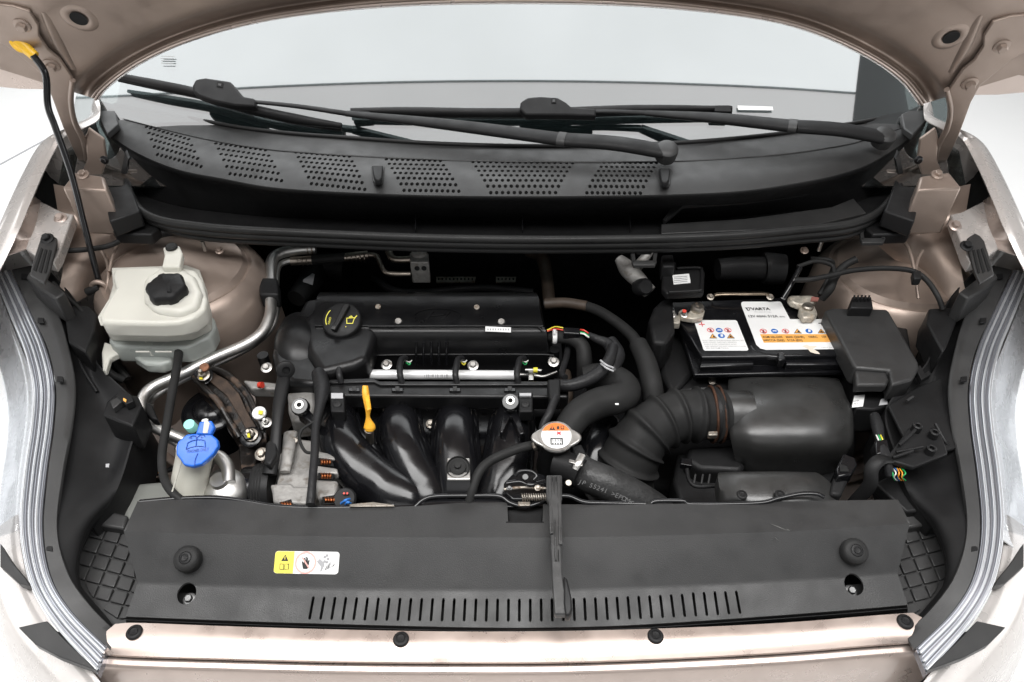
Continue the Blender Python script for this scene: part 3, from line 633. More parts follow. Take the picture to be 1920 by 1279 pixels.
def tri(F_, a, b, w, h_, mat, par, hh=.0013, name='warning_triangle'): return F_.poly(name, [(a-w, b-h_), (a+w, b-h_), (a, b+h_)], mat, par, h=hh)
tri(FS, .16, .70, .055, .14, INK, stk); FS.poly('mark', [(.155, .62), (.165, .62), (.168, .76), (.152, .76)], LYEL, stk, h=.0016)
for a0, a1 in ((.09, .155), (.165, .23)):
    FS.poly('book_page', [(a0, .18), (a1, .16 if a0 < .1 else .18), (a1, .42 if a0 < .1 else .44), (a0, .44 if a0 < .1 else .42)], INK, stk, h=.0013)
    FS.poly('book_page', [(a0+.008, .205), (a1-.008, .19), (a1-.008, .40), (a0+.008, .415)], LYEL, stk, h=.0016)
w_ = (pU-pO).length
FS.disc('prohibition_ring', .485, .5, .0166*w_/.075*.75, LPNK, stk, h=.0013, n=30, r2=.0142*w_/.075*.75)
hand = [(.455, .22), (.52, .22), (.535, .42), (.545, .60), (.53, .62), (.52, .50), (.518, .72), (.505, .73), (.50, .52), (.495, .76), (.48, .76), (.478, .52), (.465, .72), (.452, .71), (.455, .48), (.435, .56), (.425, .54), (.44, .36)]
FS.poly('hand_symbol', hand, INK, stk, h=.0012)
FS.poly('prohibition_bar', [(.415, .72), (.43, .76), (.555, .28), (.54, .24)], LPNK, stk, h=.0015)
FS.poly('hand_symbol', [(.66, .55), (.70, .68), (.77, .52), (.78, .40), (.74, .12), (.72, .10), (.73, .33)], INKG, stk, h=.0012)
for i in range(7):
    a = .79+.02*i; FS.poly('fan_mark', [(a, .16+.03*i), (a+.012, .18+.03*i), (a+.03, .36+.07*(i % 4)), (a+.02, .34+.07*(i % 4))], [INK, INKG][i % 2], stk, h=.0012)
for i in range(5):
    FS.disc('fan_mark', .80+.03*math.cos(i*1.3), .68+.16*math.sin(i*1.3), .0016, INKG, stk, h=.0013, n=10)
# scuffs
for (a, b) in (((1443, 982), (1478, 996)), ((1446, 1012), (1458, 1018)), ((1452, 1007), (1460, 1015)), ((1474, 992), (1481, 996))):
    pa, n = on_cov(*a); pb, _ = on_cov(*b); d = (pb-pa).normalized(); sd = n.cross(d)*.0005
    prism('scuff', [p+n*.0005 for p in (pa, (pa+pb)/2+sd*1.2, pb, (pa+pb)/2-sd)], -n*.0002, SCR, rc, 0, smooth=0)
# ---- steel lock carrier behind the cover
lk = thing('lock_carrier', 'glossy black steel crossmember with bright worn edges behind the radiator cover', 'crossmember', (960, 940, .82))
for pts, r in (([(262, 941, .846), (330, 935, .846), (400, 933, .846), (450, 938, .846), (520, 949, .846), (600, 952, .846), (700, 950, .846), (740, 946, .848)], 4.5),
               ([(778, 950, .846), (795, 936, .850), (820, 930, .852), (880, 929, .852), (935, 930, .852), (958, 943, .850), (985, 949, .850), (1012, 942, .850), (1030, 932, .852), (1065, 930, .852), (1095, 941, .850), (1130, 943, .848), (1210, 945, .846)], 4.5),
               ([(1220, 944, .846), (1232, 939, .848), (1280, 939, .848), (1300, 945, .846), (1420, 943, .848), (1460, 934, .852), (1500, 926, .856), (1530, 926, .856), (1545, 932, .854)], 4.5)):
    tubep('carrier_edge', pts, r, GBLK, lk, flat=.8)
grid('carrier_web', [[(262, 944, .842), (450, 942, .842), (600, 955, .842), (800, 945, .842), (960, 945, .842), (1200, 948, .842), (1400, 946, .842), (1660, 942, .842)], [(262, 944, .70), (450, 942, .70), (600, 955, .70), (800, 945, .70), (960, 945, .70), (1200, 948, .70), (1400, 946, .70), (1660, 942, .70)]], GBLK, lk, nu=3, nv=2, thick=.003, tv=Vector((0, -1, 0)))
slab('upper_plate', [(800, 934), (940, 934), (965, 950), (790, 950)], .848, .004, GBLK, lk, .001)
slab('worn_edge', [(655, 945), (700, 941), (738, 946), (740, 949), (655, 950)], .851, .002, ZINCD, lk, .0008)
# ---- side guards with raised pads, carriers round the lamps
for s in (-1, 1):
    ag = thing('side_air_guard', f'black rubber air guard with raised square pads at the {SN[s]} end of the radiator cover', 'air guard', (190 if s < 0 else 1730, 1080, .74), 'air guards beside the radiator cover')
    pol = [(186, 985), (238, 990), (250, 1040), (262, 1092), (248, 1130), (236, 1165), (222, 1178), (128, 1064), (156, 1005)]
    slab('base_sheet', side([(180, 975), (238, 985), (250, 1040), (262, 1092), (248, 1130), (240, 1175), (228, 1200), (110, 1066), (150, 1000)], s), .772, .015, BLK, ag, .002)
    slab('top_block', side([(190, 954), (240, 966), (232, 992), (180, 984)], s), .788, .03, BLK, ag, .003)
    def inside(x, y, P):
        c = False
        for i in range(len(P)):
            (x1, y1), (x2, y2) = P[i-1], P[i]
            if (y1 > y) != (y2 > y) and x < (x2-x1)*(y-y1)/(y2-y1)+x1: c = not c
        return c
    for i in range(-1, 8):
        for j in range(-1, 8):
            x = 172+i*28-j*11; y = 1022+i*6.8+j*25.5
            ux, uy, vx, vy = 12.4, 3.0, -5.0, 11.4; qd = [(x-ux-vx, y-uy-vy), (x+ux-vx, y+uy-vy), (x+ux+vx, y+uy+vy), (x-ux+vx, y-uy+vy)]
            k = sum(inside(a, b, pol) for a, b in qd)
            if k == 4: slab('raised_pad', side(qd, s), .7755, .005, BLK, ag, .0012)
            elif k >= 2:
                c0 = (190, 1070); q2 = []
                for a, b in qd:
                    n_ = 0
                    while not inside(a, b, pol) and n_ < 30: a += (c0[0]-a)*.05; b += (c0[1]-b)*.02; n_ += 1
                    q2.append((a, b))
                slab('raised_pad', side(q2, s), .7755, .005, BLK, ag, .0008)
    hs = thing('lamp_carrier', f'black moulded plastic carrier wrapped around the {SN[s]} headlight inside the bay', 'plastic carrier', (150 if s < 0 else 1770, 780, .7), 'lamp carriers')
    I = [(22, 506, .902), (60, 590, .889), (90, 655, .878), (105, 725, .866), (102, 800, .854), (90, 890, .844), (82, 990, .834), (96, 1080, .822), (136, 1148, .810), (206, 1218, .798)]
    K = [(58, 498, .902), (100, 575, .889), (124, 645, .878), (138, 722, .864), (132, 800, .852), (116, 890, .842), (106, 990, .832), (126, 1074, .820), (168, 1136, .808), (222, 1190, .796)]
    J = [(78, 492, .885), (140, 560, .875), (168, 620, .865), (184, 682, .852), (258, 762, .835), (244, 845, .820), (214, 930, .808), (172, 985, .80), (132, 1062, .79), (220, 1182, .785)]
    I, K, J = [[V3(p) for p in side(q, s)] for q in (I, K, J)]
    K2 = [a+(b-a)*.06+Vector((0, 0, -.014 if i < 6 else -.003)) for i, (a, b) in enumerate(zip(K, J))]
    Mi = [a.lerp(b, .55)+Vector((0, 0, -.022 if i < 6 else 0)) for i, (a, b) in enumerate(zip(K, J))]
    dn = [p+Vector((-s*.004, 0, -.085)) for p in J[:8]]
    grid('rim_flange', [I, K, [a+Vector((0, 0, -.004)) for a in K]], BLK, hs, nu=5, nv=2, thick=.003)
    grid('inner_wall', [K, K2, Mi, J], BLKD, hs, nu=5, nv=4, thick=.004)
    grid('edge_skirt', [J[:8], dn], BLKD, hs, nu=5, nv=2, thick=.003, tv=Vector((s, 0, 0)))
    # arm with slots
    arm = [(82, 442), (92, 437), (106, 446), (106, 458), (92, 508), (82, 530), (56, 515), (60, 495), (74, 452)]
    am = slab('support_arm', side(arm, s), .968, .006, BLK, hs, .0015)
    for q in ([(80, 466), (77, 464), (62, 505), (67, 508)], [(88, 468), (84, 467), (72, 508), (77, 511)], [(96, 469), (92, 468), (82, 510), (86, 512)]):
        slab('arm_groove', side(q, s), .9695, .002, VOID, am, 0)
    bolt((89 if s < 0 else 1812, 448 if s < 0 else 462, .970), 12, BLKD, am, 'hex')
    slab('arm_foot', side([(56, 508), (88, 522), (122, 548), (104, 560), (70, 540), (48, 520)], s), .93, .05, BLK, hs, .003)
    # box shaped pods
    if s < 0:
        slab('clip_pod', [(222, 735), (258, 742), (266, 760), (248, 800), (192, 778), (200, 752)], .862, .05, BLKD, hs, .003)
        cb = slab('clip_tab', [(218, 742), (226, 728), (246, 740), (250, 752), (236, 758)], .875, .012, BLKD, hs, .001)
        slab('clip_tab', [(206, 752), (228, 740), (232, 750), (212, 766)], .872, .01, BLK, hs, .001)
        slab('worn_fleck', [(231, 746), (237, 749), (236, 754), (231, 751)], .8765, .001, LORA, hs, 0)
        slab('side_pod', [(118, 575), (165, 572), (182, 588), (176, 620), (160, 660), (128, 640)], .885, .05, BLKD, hs, .003)
        tubep('moulded_rib', [(105, 560, .87), (125, 605, .865), (150, 680, .85), (182, 735, .835)], 3, BLKD, hs)
        tubep('moulded_rib', [(102, 870, .835), (112, 905, .825), (145, 928, .815)], 2.5, BLKD, hs)
        slab('nameplate_fleck', [(198, 870), (205, 869), (204, 876), (198, 876)], .822, .001, GREYL, hs, 0)
    else:
        slab('side_pod', [(1742, 578), (1790, 576), (1795, 600), (1775, 650), (1768, 660), (1738, 606)], .885, .05, BLKD, hs, .003)
        slab('bracket_plate', [(1665, 760), (1720, 725), (1790, 700), (1840, 760), (1830, 830), (1775, 845), (1700, 830)], .845, .006, BLKD, hs, .002)
        slab('bracket_plate', [(1690, 822), (1705, 800), (1765, 812), (1778, 850), (1712, 876), (1660, 860)], .862, .008, BLKD, hs, .002)
        for x, y in ((1715, 803), (1747, 815), (1741, 845)):
            bs = lathe('screw_boss', (x, y+6, .86), [(.0065, 0), (.0062, .012), (.0045, .013), (.003, .0125), (.003, .008)], BLKD, hs)
        for q in ([(1686, 835), (1716, 806)], [(1680, 848), (1730, 838)], [(1674, 858), (1712, 845)]):
            tubep('boss_rib', [(*q[0], .868), (*q[1], .872)], 3, BLKD, hs, n=1)
        tubep('moulded_rib', [(1754, 795, .855), (1775, 832, .845), (1796, 850, .83)], 3.5, BLKD, hs)
        tubep('moulded_rib', [(1700, 752, .855), (1712, 744, .855)], 2.5, BLK, hs, n=1)
        tubep('moulded_rib', [(1785, 921, .82), (1806, 918, .82), (1824, 900, .825)], 2.5, BLKD, hs)
        slab('lower_tray', [(1640, 905), (1690, 880), (1735, 905), (1760, 955), (1700, 960)], .80, .02, BLKD, hs, .003)
    for x, y in ((45, 517), (76, 600), (112, 710), (92, 1028), (182, 1168)):
        z = .905-.0000*y; z = .902 - (y-506)*.000155 if y < 900 else .833-(y-990)*.0002
        slab('retaining_tab', side([(x-6, y-5), (x+6, y-4), (x+6, y+5), (x-6, y+4)], s), z+.004, .003, BLKD, hs, .0006)
# ================================================================ ENGINE
eng = thing('engine_cover', 'black cam cover of the four cylinder engine with raised lid and five vertical ribs', 'engine cover', (800, 660, .78))
def row(y, z, xl, xr, n=6): return [(xl+(xr-xl)*i/(n-1), y, z) for i in range(n)]
grid('cam_cover', [row(548, .84, 600, 1005), row(553, .858, 596, 1008), row(560, .862, 594, 1010), row(585, .865, 590, 1013), row(607, .868, 590, 1018), row(611, .868, 590, 1019), row(614, .865, 592, 1020), row(622, .862, 594, 1024), row(634, .853, 596, 1026), row(650, .838, 600, 1026), row(664, .824, 602, 1026), row(667, .824, 602, 1030), row(670, .821, 602, 1036), row(688, .800, 602, 1040), row(706, .785, 602, 1042)], COV, eng, nu=3, nv=3, thick=.004, linu=True, smooth=60)
tubep('lid_edge', [(690, 612, .869), (800, 611.5, .869), (1000, 611.5, .869), (1010, 614, .868), (1018, 622, .864)], 1.6, COV, eng, n=3, seg=8)
tubep('ledge_edge', [(676, 667, .8255), (800, 665, .8255), (1020, 665, .8255), (1028, 672, .822), (1034, 684, .81)], 2, COV, eng, n=3, seg=8)
grid('right_end', [[(1010, 560, .862), (1019, 611, .868), (1026, 634, .853), (1030, 667, .824), (1042, 706, .785)], [(1012, 560, .80), (1022, 611, .80), (1034, 634, .80), (1042, 667, .78), (1046, 706, .76)]], COV, eng, nu=3, nv=1, thick=.002, linu=True)
slab('timing_cover', [(508, 662), (516, 625), (535, 600), (556, 590), (572, 560), (600, 556), (620, 560), (610, 640), (612, 705), (590, 722), (545, 718), (516, 700)], .852, .07, COV, eng, .022, 7, smooth=70)
tubep('cover_bulge', [(562, 612, .815), (562, 640, .835), (564, 672, .832), (568, 706, .815)], [34, 46, 46, 38], COV, eng, seg=36, flat=.85, smooth=80)
slab('filler_housing', [(566, 600), (600, 560), (690, 560), (712, 600), (700, 640), (690, 672), (664, 684), (600, 700), (575, 660)], .864, .05, COV, eng, .012, 6, smooth=70)
slab('front_step', [(555, 690), (612, 676), (690, 670), (690, 712), (560, 722)], .812, .03, COV, eng, .008, 4)
for i in range(5): tubep('cover_rib', [(780+i*14.3, 641, .853), (780+i*14.3, 664, .832), (780+i*14.3, 684, .812)], 2.4, GLOSS, eng, n=2, seg=6)
for i in range(3): tubep('cover_rib', [(562+i*8, 695, .83), (562+i*8, 716, .815)], 1.3, COV, eng, n=2, seg=6)
for x, y in ((747, 603), (940, 604)):
    lathe('screw_well', (x, y, .869), [(.0075, 0), (.0072, .0006), (.006, .0004)], VOID, eng); bolt((x, y, .8695), 6.5, ZINC, eng, 'slot')
for x, y in ((709, 576), (894, 577)): bolt((x, y, .8665), 5.5, ZINCD, eng, 'slot')
# oval badge
FE = Fr(W(820, 592, .8665), Vector((1, 0, 0)), Vector((0, 1, 0)))
el = [FE.p(math.cos(a*math.pi/18)*.036, math.sin(a*math.pi/18)*.018, .0004) for a in range(36)]
bd = tube('oval_badge', el, .0008, COV, eng, closed=True, n=1, seg=6)
for q in ([(-.020, -.010), (-.015, -.010), (-.006, .010), (-.011, .010)], [(.006, -.010), (.011, -.010), (.020, .010), (.015, .010)], [(-.012, -.003), (.014, .001), (.013, .004), (-.011, .001)]): FE.poly('badge_letter', q, COV, bd, .0008, .0008)
slab('barcode_sticker', [(910, 612), (958, 614), (958, 623), (910, 621)], .8705, .0008, WHT, eng, 0)
for i in range(9): slab('sticker_print', [(914+i*4.8, 616), (916+i*4.8, 616.1), (916+i*4.8, 619.2), (914+i*4.8, 619.1)], .8711, .0003, INKG, eng, 0)
for x, y, z, m in ((500, 690, .845, ZINC), (624, 684, .825, ZINC), (725, 684, .822, ZINC), (887, 686, .822, ZINC), (1038, 679, .825, ZINC)):
    bolt((x, y, z), 10.5, m, eng, 'hex'); lathe('bolt_post', (x, y+1, z-.03), [(.0085, 0), (.0085, .029)], COV, eng)
# oil cap
oc = thing('oil_filler_cap', 'round black oil filler cap with a raised grip bar and yellow oil can symbol', 'oil cap', (643, 600, .87))
ax = Vector((0, -.42, 1)).normalized(); cc0 = W(643, 606, .868)
lathe('cap_body', cc0, [(.0265, -.004), (.030, .0), (.0305, .008), (.0295, .0115), (.0275, .013), (.002, .0135)], BLKD, oc, axis=ax, seg=44)
FO = Fr(cc0+ax*.0135, Vector((1, 0, 0)), ax.cross(Vector((1, 0, 0))))
prism('grip_bar', [FO.p(*q, .009) for q in ((-.0125, -.021), (-.005, -.023), (.013, .021), (.010, .024), (.003, .022))], -FO.N*.009, BLKD, oc, .002, 3)
prism('bar_end', [FO.p(*q, .0095) for q in ((-.0125, -.021), (-.0055, -.0225), (-.0035, -.0165), (-.010, -.015))], -FO.N*.002, GREYL if False else BLK, oc, .001)
def arcp(fr, nm, r, w, a0, a1, mat, par, h=.0006, n=14):
    o_ = [(math.cos(a0+(a1-a0)*i/n)*(r+w/2), math.sin(a0+(a1-a0)*i/n)*(r+w/2)) for i in range(n+1)]
    i_ = [(math.cos(a0+(a1-a0)*i/n)*(r-w/2), math.sin(a0+(a1-a0)*i/n)*(r-w/2)) for i in range(n, -1, -1)]
    vs = [fr.p(a, b, h) for a, b in o_+i_[::-1]]
    return obj(nm, vs, [(i, i+1, n+1+i+1, n+1+i) for i in range(n)], mat, par, 0, False)
pa_ = arcp(FO, 'yellow_arc', .0235, .0012, math.radians(140), math.radians(205), YINK, oc)
FO.text('OPEN', -.0185, .0035, .0048, YINK, oc, rot=math.radians(-95))
for q in ([(.009, -.008), (.019, -.008), (.021, .002), (.0198, .002), (.018, -.0068), (.0102, -.0068), (.0092, .001), (.008, .001)], [(.008, .001), (.021, .002), (.021, .0032), (.008, .0022)], [(.020, .002), (.0235, .0065), (.0245, .006), (.0215, .001)], [(.012, .003), (.0175, .0036), (.0175, .0052), (.012, .0045)], [(.0145, .004), (.0155, .004), (.0155, .0065), (.0145, .0065)]):
    FO.poly('oil_can_symbol', q, YINK, oc, .0006)
FO.disc('oil_drop', .0085, -.013, .0008, YINK, oc, .0006, n=10)
# fuel rail
fr_ = thing('fuel_rail', 'bright silver fuel rail with a printed code lying across the front of the engine', 'fuel rail', (795, 703, .80))
tubep('rail_tube', [(616, 702, .822), (975, 704, .822)], 9.5, RAIL, fr_, n=1, seg=20)
tubep('end_pipe', [(975, 703, .826), (1000, 704, .83), (1020, 706, .83), (1045, 697, .84)], [4, 4, 3, 2.5], ZINC, fr_)
slab('rail_bracket', [(990, 690), (1000, 690), (1001, 712), (991, 712)], .838, .012, ZINC, fr_, .001)
tubep('bleed_nipple', [(985, 694, .842), (1015, 695, .842)], 3.2, ZINC, fr_, n=1); tubep('nipple_cap', [(1000, 694, .843), (1008, 694, .843)], 5.2, WYEL, fr_, n=1)
FR = Fr(W(796, 708, .8305), Vector((1, 0, 0)), Vector((0, .6, .8)))
for i in range(16): FR.poly('rail_code', [(i*.0023, 0), (i*.0023+.0008+.0006*(i % 3), 0), (i*.0023+.0008+.0006*(i % 3), .005), (i*.0023, .005)], INKG, fr_, .0006)
hr = thing('injector_harness', 'long black wiring tray with four taped injector leads arching over the fuel rail', 'wiring harness', (840, 730, .78))
slab('tray', [(612, 716), (705, 712), (715, 720), (1066, 720), (1066, 745), (612, 742)], .846, .028, COV, hr, .004, 3)
slab('tray_lip', [(612, 711), (700, 708), (712, 714), (1066, 714), (1066, 722), (712, 722), (700, 716), (612, 719)], .850, .006, COV, hr, .002)
for x in (664, 745, 853, 956):
    slab('tray_clip', [(x-11, 727), (x+11, 727), (x+11, 733), (x-11, 733)], .849, .004, GLOSS, hr, .001)
    slab('clip_eye', [(x-4, 724), (x+4, 724), (x+4, 731), (x-4, 731)], .8505, .003, BLK, hr, .0005)
for i, (x, lx) in enumerate(((636, 0), (750, 0), (853, 3), (968, 4))):
    tubep('injector_lead', [(x+4, 718, .848), (x+lx*.3, 702, .858), (x+lx, 684, .856), (x+lx+3, 674, .848), (x+lx+10, 672, .838)], 6, TAPE, hr)
    tubep('coloured_wire', [(x+12, 680, .836), (x+17, 684, .836), (x+20, 680, .838)], 1.4, [WYEL, WGRN, WYEL, WGRN][i], hr, n=3, seg=6)
    tubep('coloured_wire', [(x+10, 677, .836), (x+18, 679, .838), (x+22, 676, .836)], 1.2, WWHT, hr, n=3, seg=6)
    slab('injector_plug', [(x-8, 688), (x+9, 688), (x+9, 700), (x-8, 700)], .828, .02, GLOSS, hr, .002)
tubep('main_loom', [(598, 700, .855), (604, 730, .86), (600, 760, .865), (592, 800, .868), (590, 850, .866), (586, 900, .862), (582, 946, .855)], [14, 15, 10, 8, 8, 8, 9], TAPE, hr)
tubep('right_loom', [(1040, 722, .853), (1075, 722, .86), (1115, 705, .865), (1140, 680, .87), (1150, 650, .87)], [12, 12, 13, 12, 10], TAPE, hr)
slab('loom_sleeve', [(1026, 710), (1052, 710), (1050, 748), (1030, 748)], .866, .02, BLKD, hr, .003)
tubep('right_branch', [(1042, 745, .862), (1030, 775, .86), (1018, 800, .85), (1014, 840, .83)], 8, TAPE, hr)
tubep('zip_tie', [(1126, 676, .880), (1136, 684, .884), (1150, 690, .880)], 2, GREYL, hr); tubep('zip_tie', [(1127, 682, .878), (1137, 690, .882), (1150, 696, .878)], 2, GREYL, hr)
tubep('thin_wire', [(590, 790, .872), (566, 806, .868), (562, 825, .866), (572, 846, .866), (588, 850, .868)], 3, RUB, hr)
# ---- intake manifold
im = thing('intake_manifold', 'glossy black plastic intake manifold with four curved runners in the centre', 'intake manifold', (800, 850, .70))
grid('manifold_body', [row(752, .772, 600, 1000), row(800, .782, 598, 1005), row(860, .778, 606, 1010), row(940, .765, 650, 1015), row(975, .74, 680, 1015)], GLOSS, im, nu=3, nv=3, thick=.02)
RN = [([(640, 768, .79), (632, 792, .815), (638, 832, .82), (668, 872, .812), (712, 908, .80), (770, 945, .785)], [28, 36, 43, 46, 47, 46]),
      ([(748, 768, .79), (748, 790, .812), (754, 830, .815), (772, 872, .806), (794, 912, .795), (812, 950, .78)], [28, 36, 39, 40, 40, 40]),
      ([(853, 768, .79), (853, 790, .812), (853, 830, .815), (856, 872, .806), (860, 912, .795), (862, 950, .78)], [28, 36, 39, 41, 41, 40]),
      ([(962, 768, .79), (960, 790, .812), (956, 830, .815), (950, 872, .806), (942, 912, .795), (932, 950, .78)], [28, 36, 39, 42, 43, 42])]
for i, (p, r) in enumerate(RN):
    p = p+[(p[-1][0]*2-p[-2][0], 990, .73)]; r = r+[r[-1]]
    p0 = [(p[0][0], p[0][1]+2, .78)]+p
    t = tubep('runner', p0, [20]+r, GLOSS, im, n=8, seg=28, flat=.82, smooth=80)
    tubep('runner_flange', [(q[0], q[1], q[2]-.016) for q in p0], [a+8 for a in [22]+r], GLOSS, im, n=8, seg=28, flat=.35, smooth=80)
    # head collar
    hx = p[0][0]
    col = [(hx-35, 806, .800), (hx-33, 782, .800), (hx-22, 766, .800), (hx, 761, .800), (hx+22, 766, .800), (hx+33, 782, .800), (hx+35, 806, .800)]
    tubep('head_collar', col, 3.2, GLOSS, im, n=4, seg=8)
tubep('flange_seam', [(702, 790, .79), (675, 816, .79), (700, 836, .79), (708, 820, .795), (706, 795, .79)], 2, GBLK, im)
tubep('flange_seam', [(782, 790, .785), (784, 825, .785), (800, 858, .785), (812, 850, .785), (816, 820, .785), (818, 790, .785)], 2.5, GLOSS, im)
tubep('flange_seam', [(598, 812, .80), (600, 850, .795), (625, 884, .79), (650, 898, .785)], 3.5, GLOSS, im)
bolt((807, 795, .785), 9, ZINCD, im)
for x, y in ((705, 760), (908, 760)): bolt((x, y, .785), 5, ZINCD, im, 'slot')
for x, y in ((566, 766), (957, 758)):
    b_ = lathe('mount_eye', (x, y, .858), [(.0115, 0), (.0125, .003), (.0125, .010), (.011, .013), (.0085, .013)], GLOSS, im, axis=(0, -.5, 1)); lathe('brass_insert', V3((x, y-1.5, .858))+Vector((0, -.5, 1)).normalized()*.0128, [(.0062, 0), (.006, .002), (.0035, .002), (.0034, .0005)], ZINC, b_, axis=(0, -.5, 1)); 
    lathe('insert_hole', V3((x, y-1.5, .858))+Vector((0, -.5, 1)).normalized()*.0152, [(.003, 0), (.003, .0004)], VOID, b_, axis=(0, -.5, 1))
slab('eye_web', [(945, 765), (970, 765), (985, 812), (975, 815), (958, 780), (942, 812), (936, 808)], .85, .02, GLOSS, im, .002)
slab('eye_web', [(556, 772), (580, 768), (596, 790), (586, 796), (570, 782)], .855, .02, GLOSS, im, .002)
for x in (632, 985):
    pl_ = slab('harness_anchor', [(x-14, 735), (x+14, 735), (x+14, 772), (x-12, 772)], .862, .02, BLKD, im, .002)
    slab('anchor_sticker', [(x-11, 737), (x+11, 737), (x+11, 747), (x-11, 747)], .8628, .0006, GREYL, pl_, 0) if x < 700 else slab('anchor_step', [(x-11, 737), (x+11, 737), (x+11, 742), (x-11, 742)], .865, .003, GREYL, pl_, 0)
    bolt((x, 758, .8622), 8, BLKD, pl_, 'washer')
ms = thing('rubber_stop', 'black steel bracket with a round ribbed rubber stop in front of the manifold', 'bracket', (859, 900, .75))
slab('bracket_head', [(838, 858), (881, 858), (882, 899), (838, 899)], .872, .004, ALU, ms, .0015)
grid('bracket_leg', [[(837, 896, .870), (882, 896, .870)], [(838, 930, .85), (880, 930, .85)], [(838, 955, .82), (880, 955, .82)]], GBLK, ms, nu=2, nv=3, thick=.004)
lathe('rubber_disc', (859, 878, .872), [(.0150, 0), (.0155, .003), (.0140, .0045), (.0135, .002), (.0105, .002), (.0100, .006), (.0070, .0075), (.0045, .0078), (.0040, .012), (.002, .0125)], RUB, ms, axis=(0, -.3, 1), seg=32)
dp = thing('oil_dipstick', 'orange yellow dipstick handle standing up between the first two runners', 'dipstick', (690, 800, .78))
tubep('handle', [(684, 724, .90), (685, 740, .893), (690, 764, .88), (690, 782, .868), (693, 800, .855), (693, 808, .85)], [4.5, 6, 6, 4, 11, 8], ORA, dp, flat=.6, seg=14)
slab('handle_blade', [(679, 722), (690, 722), (696, 766), (688, 769)], .893, .004, ORA, dp, .0015)
tubep('guide_tube', [(692, 805, .85), (694, 830, .81), (697, 850, .77)], [9, 7, 6], ZINCD, dp)
# ================================================================ LEFT SIDE COMPONENTS
# coolant reservoir
cr_ = thing('coolant_reservoir', 'milky white plastic coolant expansion tank with a black lobed cap, half full', 'coolant tank', (290, 600, .82))
tp = [(213, 503), (250, 500), (300, 499), (345, 500), (368, 506), (380, 525), (383, 540), (388, 560), (384, 580), (362, 596), (335, 604), (300, 606), (240, 605), (190, 603), (186, 592), (200, 565), (216, 540), (210, 518)]
slab('tank_top', tp, .935, .030, TANK, cr_, .006, 4, smooth=70)
slab('tank_seam', [(209, 502), (350, 497), (374, 506), (388, 545), (392, 570), (384, 590), (350, 607), (300, 611), (188, 609), (183, 594), (204, 560), (212, 540)], .912, .003, TANK, cr_, .001)
slab('tank_middle', [(215, 515), (370, 512), (388, 560), (388, 590), (350, 608), (300, 612), (195, 610), (190, 600)], .908, .034, TANK, cr_, .005, 3, smooth=70)
slab('coolant_level', [(213, 560), (395, 560), (404, 612), (394, 632), (350, 652), (215, 650), (203, 640)], .875, .033, TANKD, cr_, .005, 3, smooth=70)
slab('tank_foot', [(245, 650), (322, 648), (322, 676), (300, 684), (272, 682), (250, 668)], .855, .02, TANKD, cr_, .004)
slab('tank_lug', [(195, 640), (225, 650), (222, 662), (206, 670), (198, 695), (192, 694), (190, 660)], .86, .012, TANK, cr_, .003)
slab('filler_shoulder', [(268, 520), (300, 500), (340, 500), (365, 515), (378, 545), (370, 572), (335, 586), (290, 580), (268, 560)], .945, .02, TANK, cr_, .009, 5, smooth=80)
slab('hang_tab', [(303, 500), (308, 478), (305, 464), (318, 458), (336, 460), (342, 474), (336, 500)], .955, .014, TANK, cr_, .003, 3)
lathe('tab_grommet', (322, 465, .956), [(.009, 0), (.009, .003), (.007, .005), (.003, .005)], RUB, cr_)
FT = Fr(W(240, 636, .862), Vector((1, 0, 0)), Vector((0, .2, 1)).normalized())
for (x0, x1, y) in ((240, 269, 633), (285, 311, 633), (254, 280, 659), (291, 322, 659)):
    slab('level_mark', [(x0, y-1), (x1, y-1), (x1, y+1), (x0, y+1)], .8765 if y < 650 else .8755, .0015, TANK, cr_, 0)
FT2 = Fr(W(272, 640, .885), Vector((1, 0, 0)), Vector((0, .3, 1)).normalized())
FT2.text('F', 0, -.002, .010, TANK, cr_); Fr(W(282, 664, .885), Vector((1, 0, 0)), Vector((0, .3, 1)).normalized()).text('L', 0, -.002, .010, TANK, cr_)
cp = lathe('cap', (315, 545, .952), [(.024, -.012), (.0265, -.006), (.0275, .004), (.0265, .010), (.024, .0125), (.002, .0135)], BLKD, cr_, axis=(0, -.15, 1), seg=48, lobes=(6, .05), smooth=50)
slab('cap_rib', [(311, 520), (319, 520), (320, 546), (312, 546)], .9655, .003, BLKD, cp, .001)
# hoses / cables left
h1 = thing('vacuum_hose', 'thin black rubber hose looping down from under the white coolant tank', 'hose', (330, 690, .8))
tubep('hose', [(336, 650, .86), (333, 680, .87), (322, 740, .865), (312, 800, .86), (304, 850, .855), (306, 890, .85), (320, 920, .848), (350, 945, .838), (385, 965, .80)], 8, RUB, h1)
h2 = thing('cable_lead', 'thin black cable running behind the prop rod toward the left wing', 'cable', (180, 465, .9))
tubep('lead', [(128, 470, .93), (160, 468, .93), (200, 462, .935), (226, 450, .94), (244, 428, .955)], 5, RUB, h2)
tubep('lead_lower', [(100, 530, .90), (130, 560, .89), (160, 590, .88), (190, 640, .85), (205, 690, .80)], 3.5, RUB, h2)
h3 = thing('lamp_wiring', 'small black wiring bundle with orange clip low on the left chassis rail', 'wiring', (270, 890, .6))
tubep('loom', [(230, 870, .68), (255, 890, .68), (290, 888, .68), (325, 878, .68), (345, 860, .68)], 5, TAPE, h3)
tubep('orange_clip', [(292, 884, .685), (302, 880, .685)], 6, WORA, h3, n=1)
slab('connector_block', [(245, 876), (275, 866), (285, 890), (252, 900)], .69, .03, BLKD, h3, .003)
tubep('ground_lead', [(330, 840, .68), (350, 850, .68), (352, 875, .68), (330, 890, .68)], 4, RUB, h3)
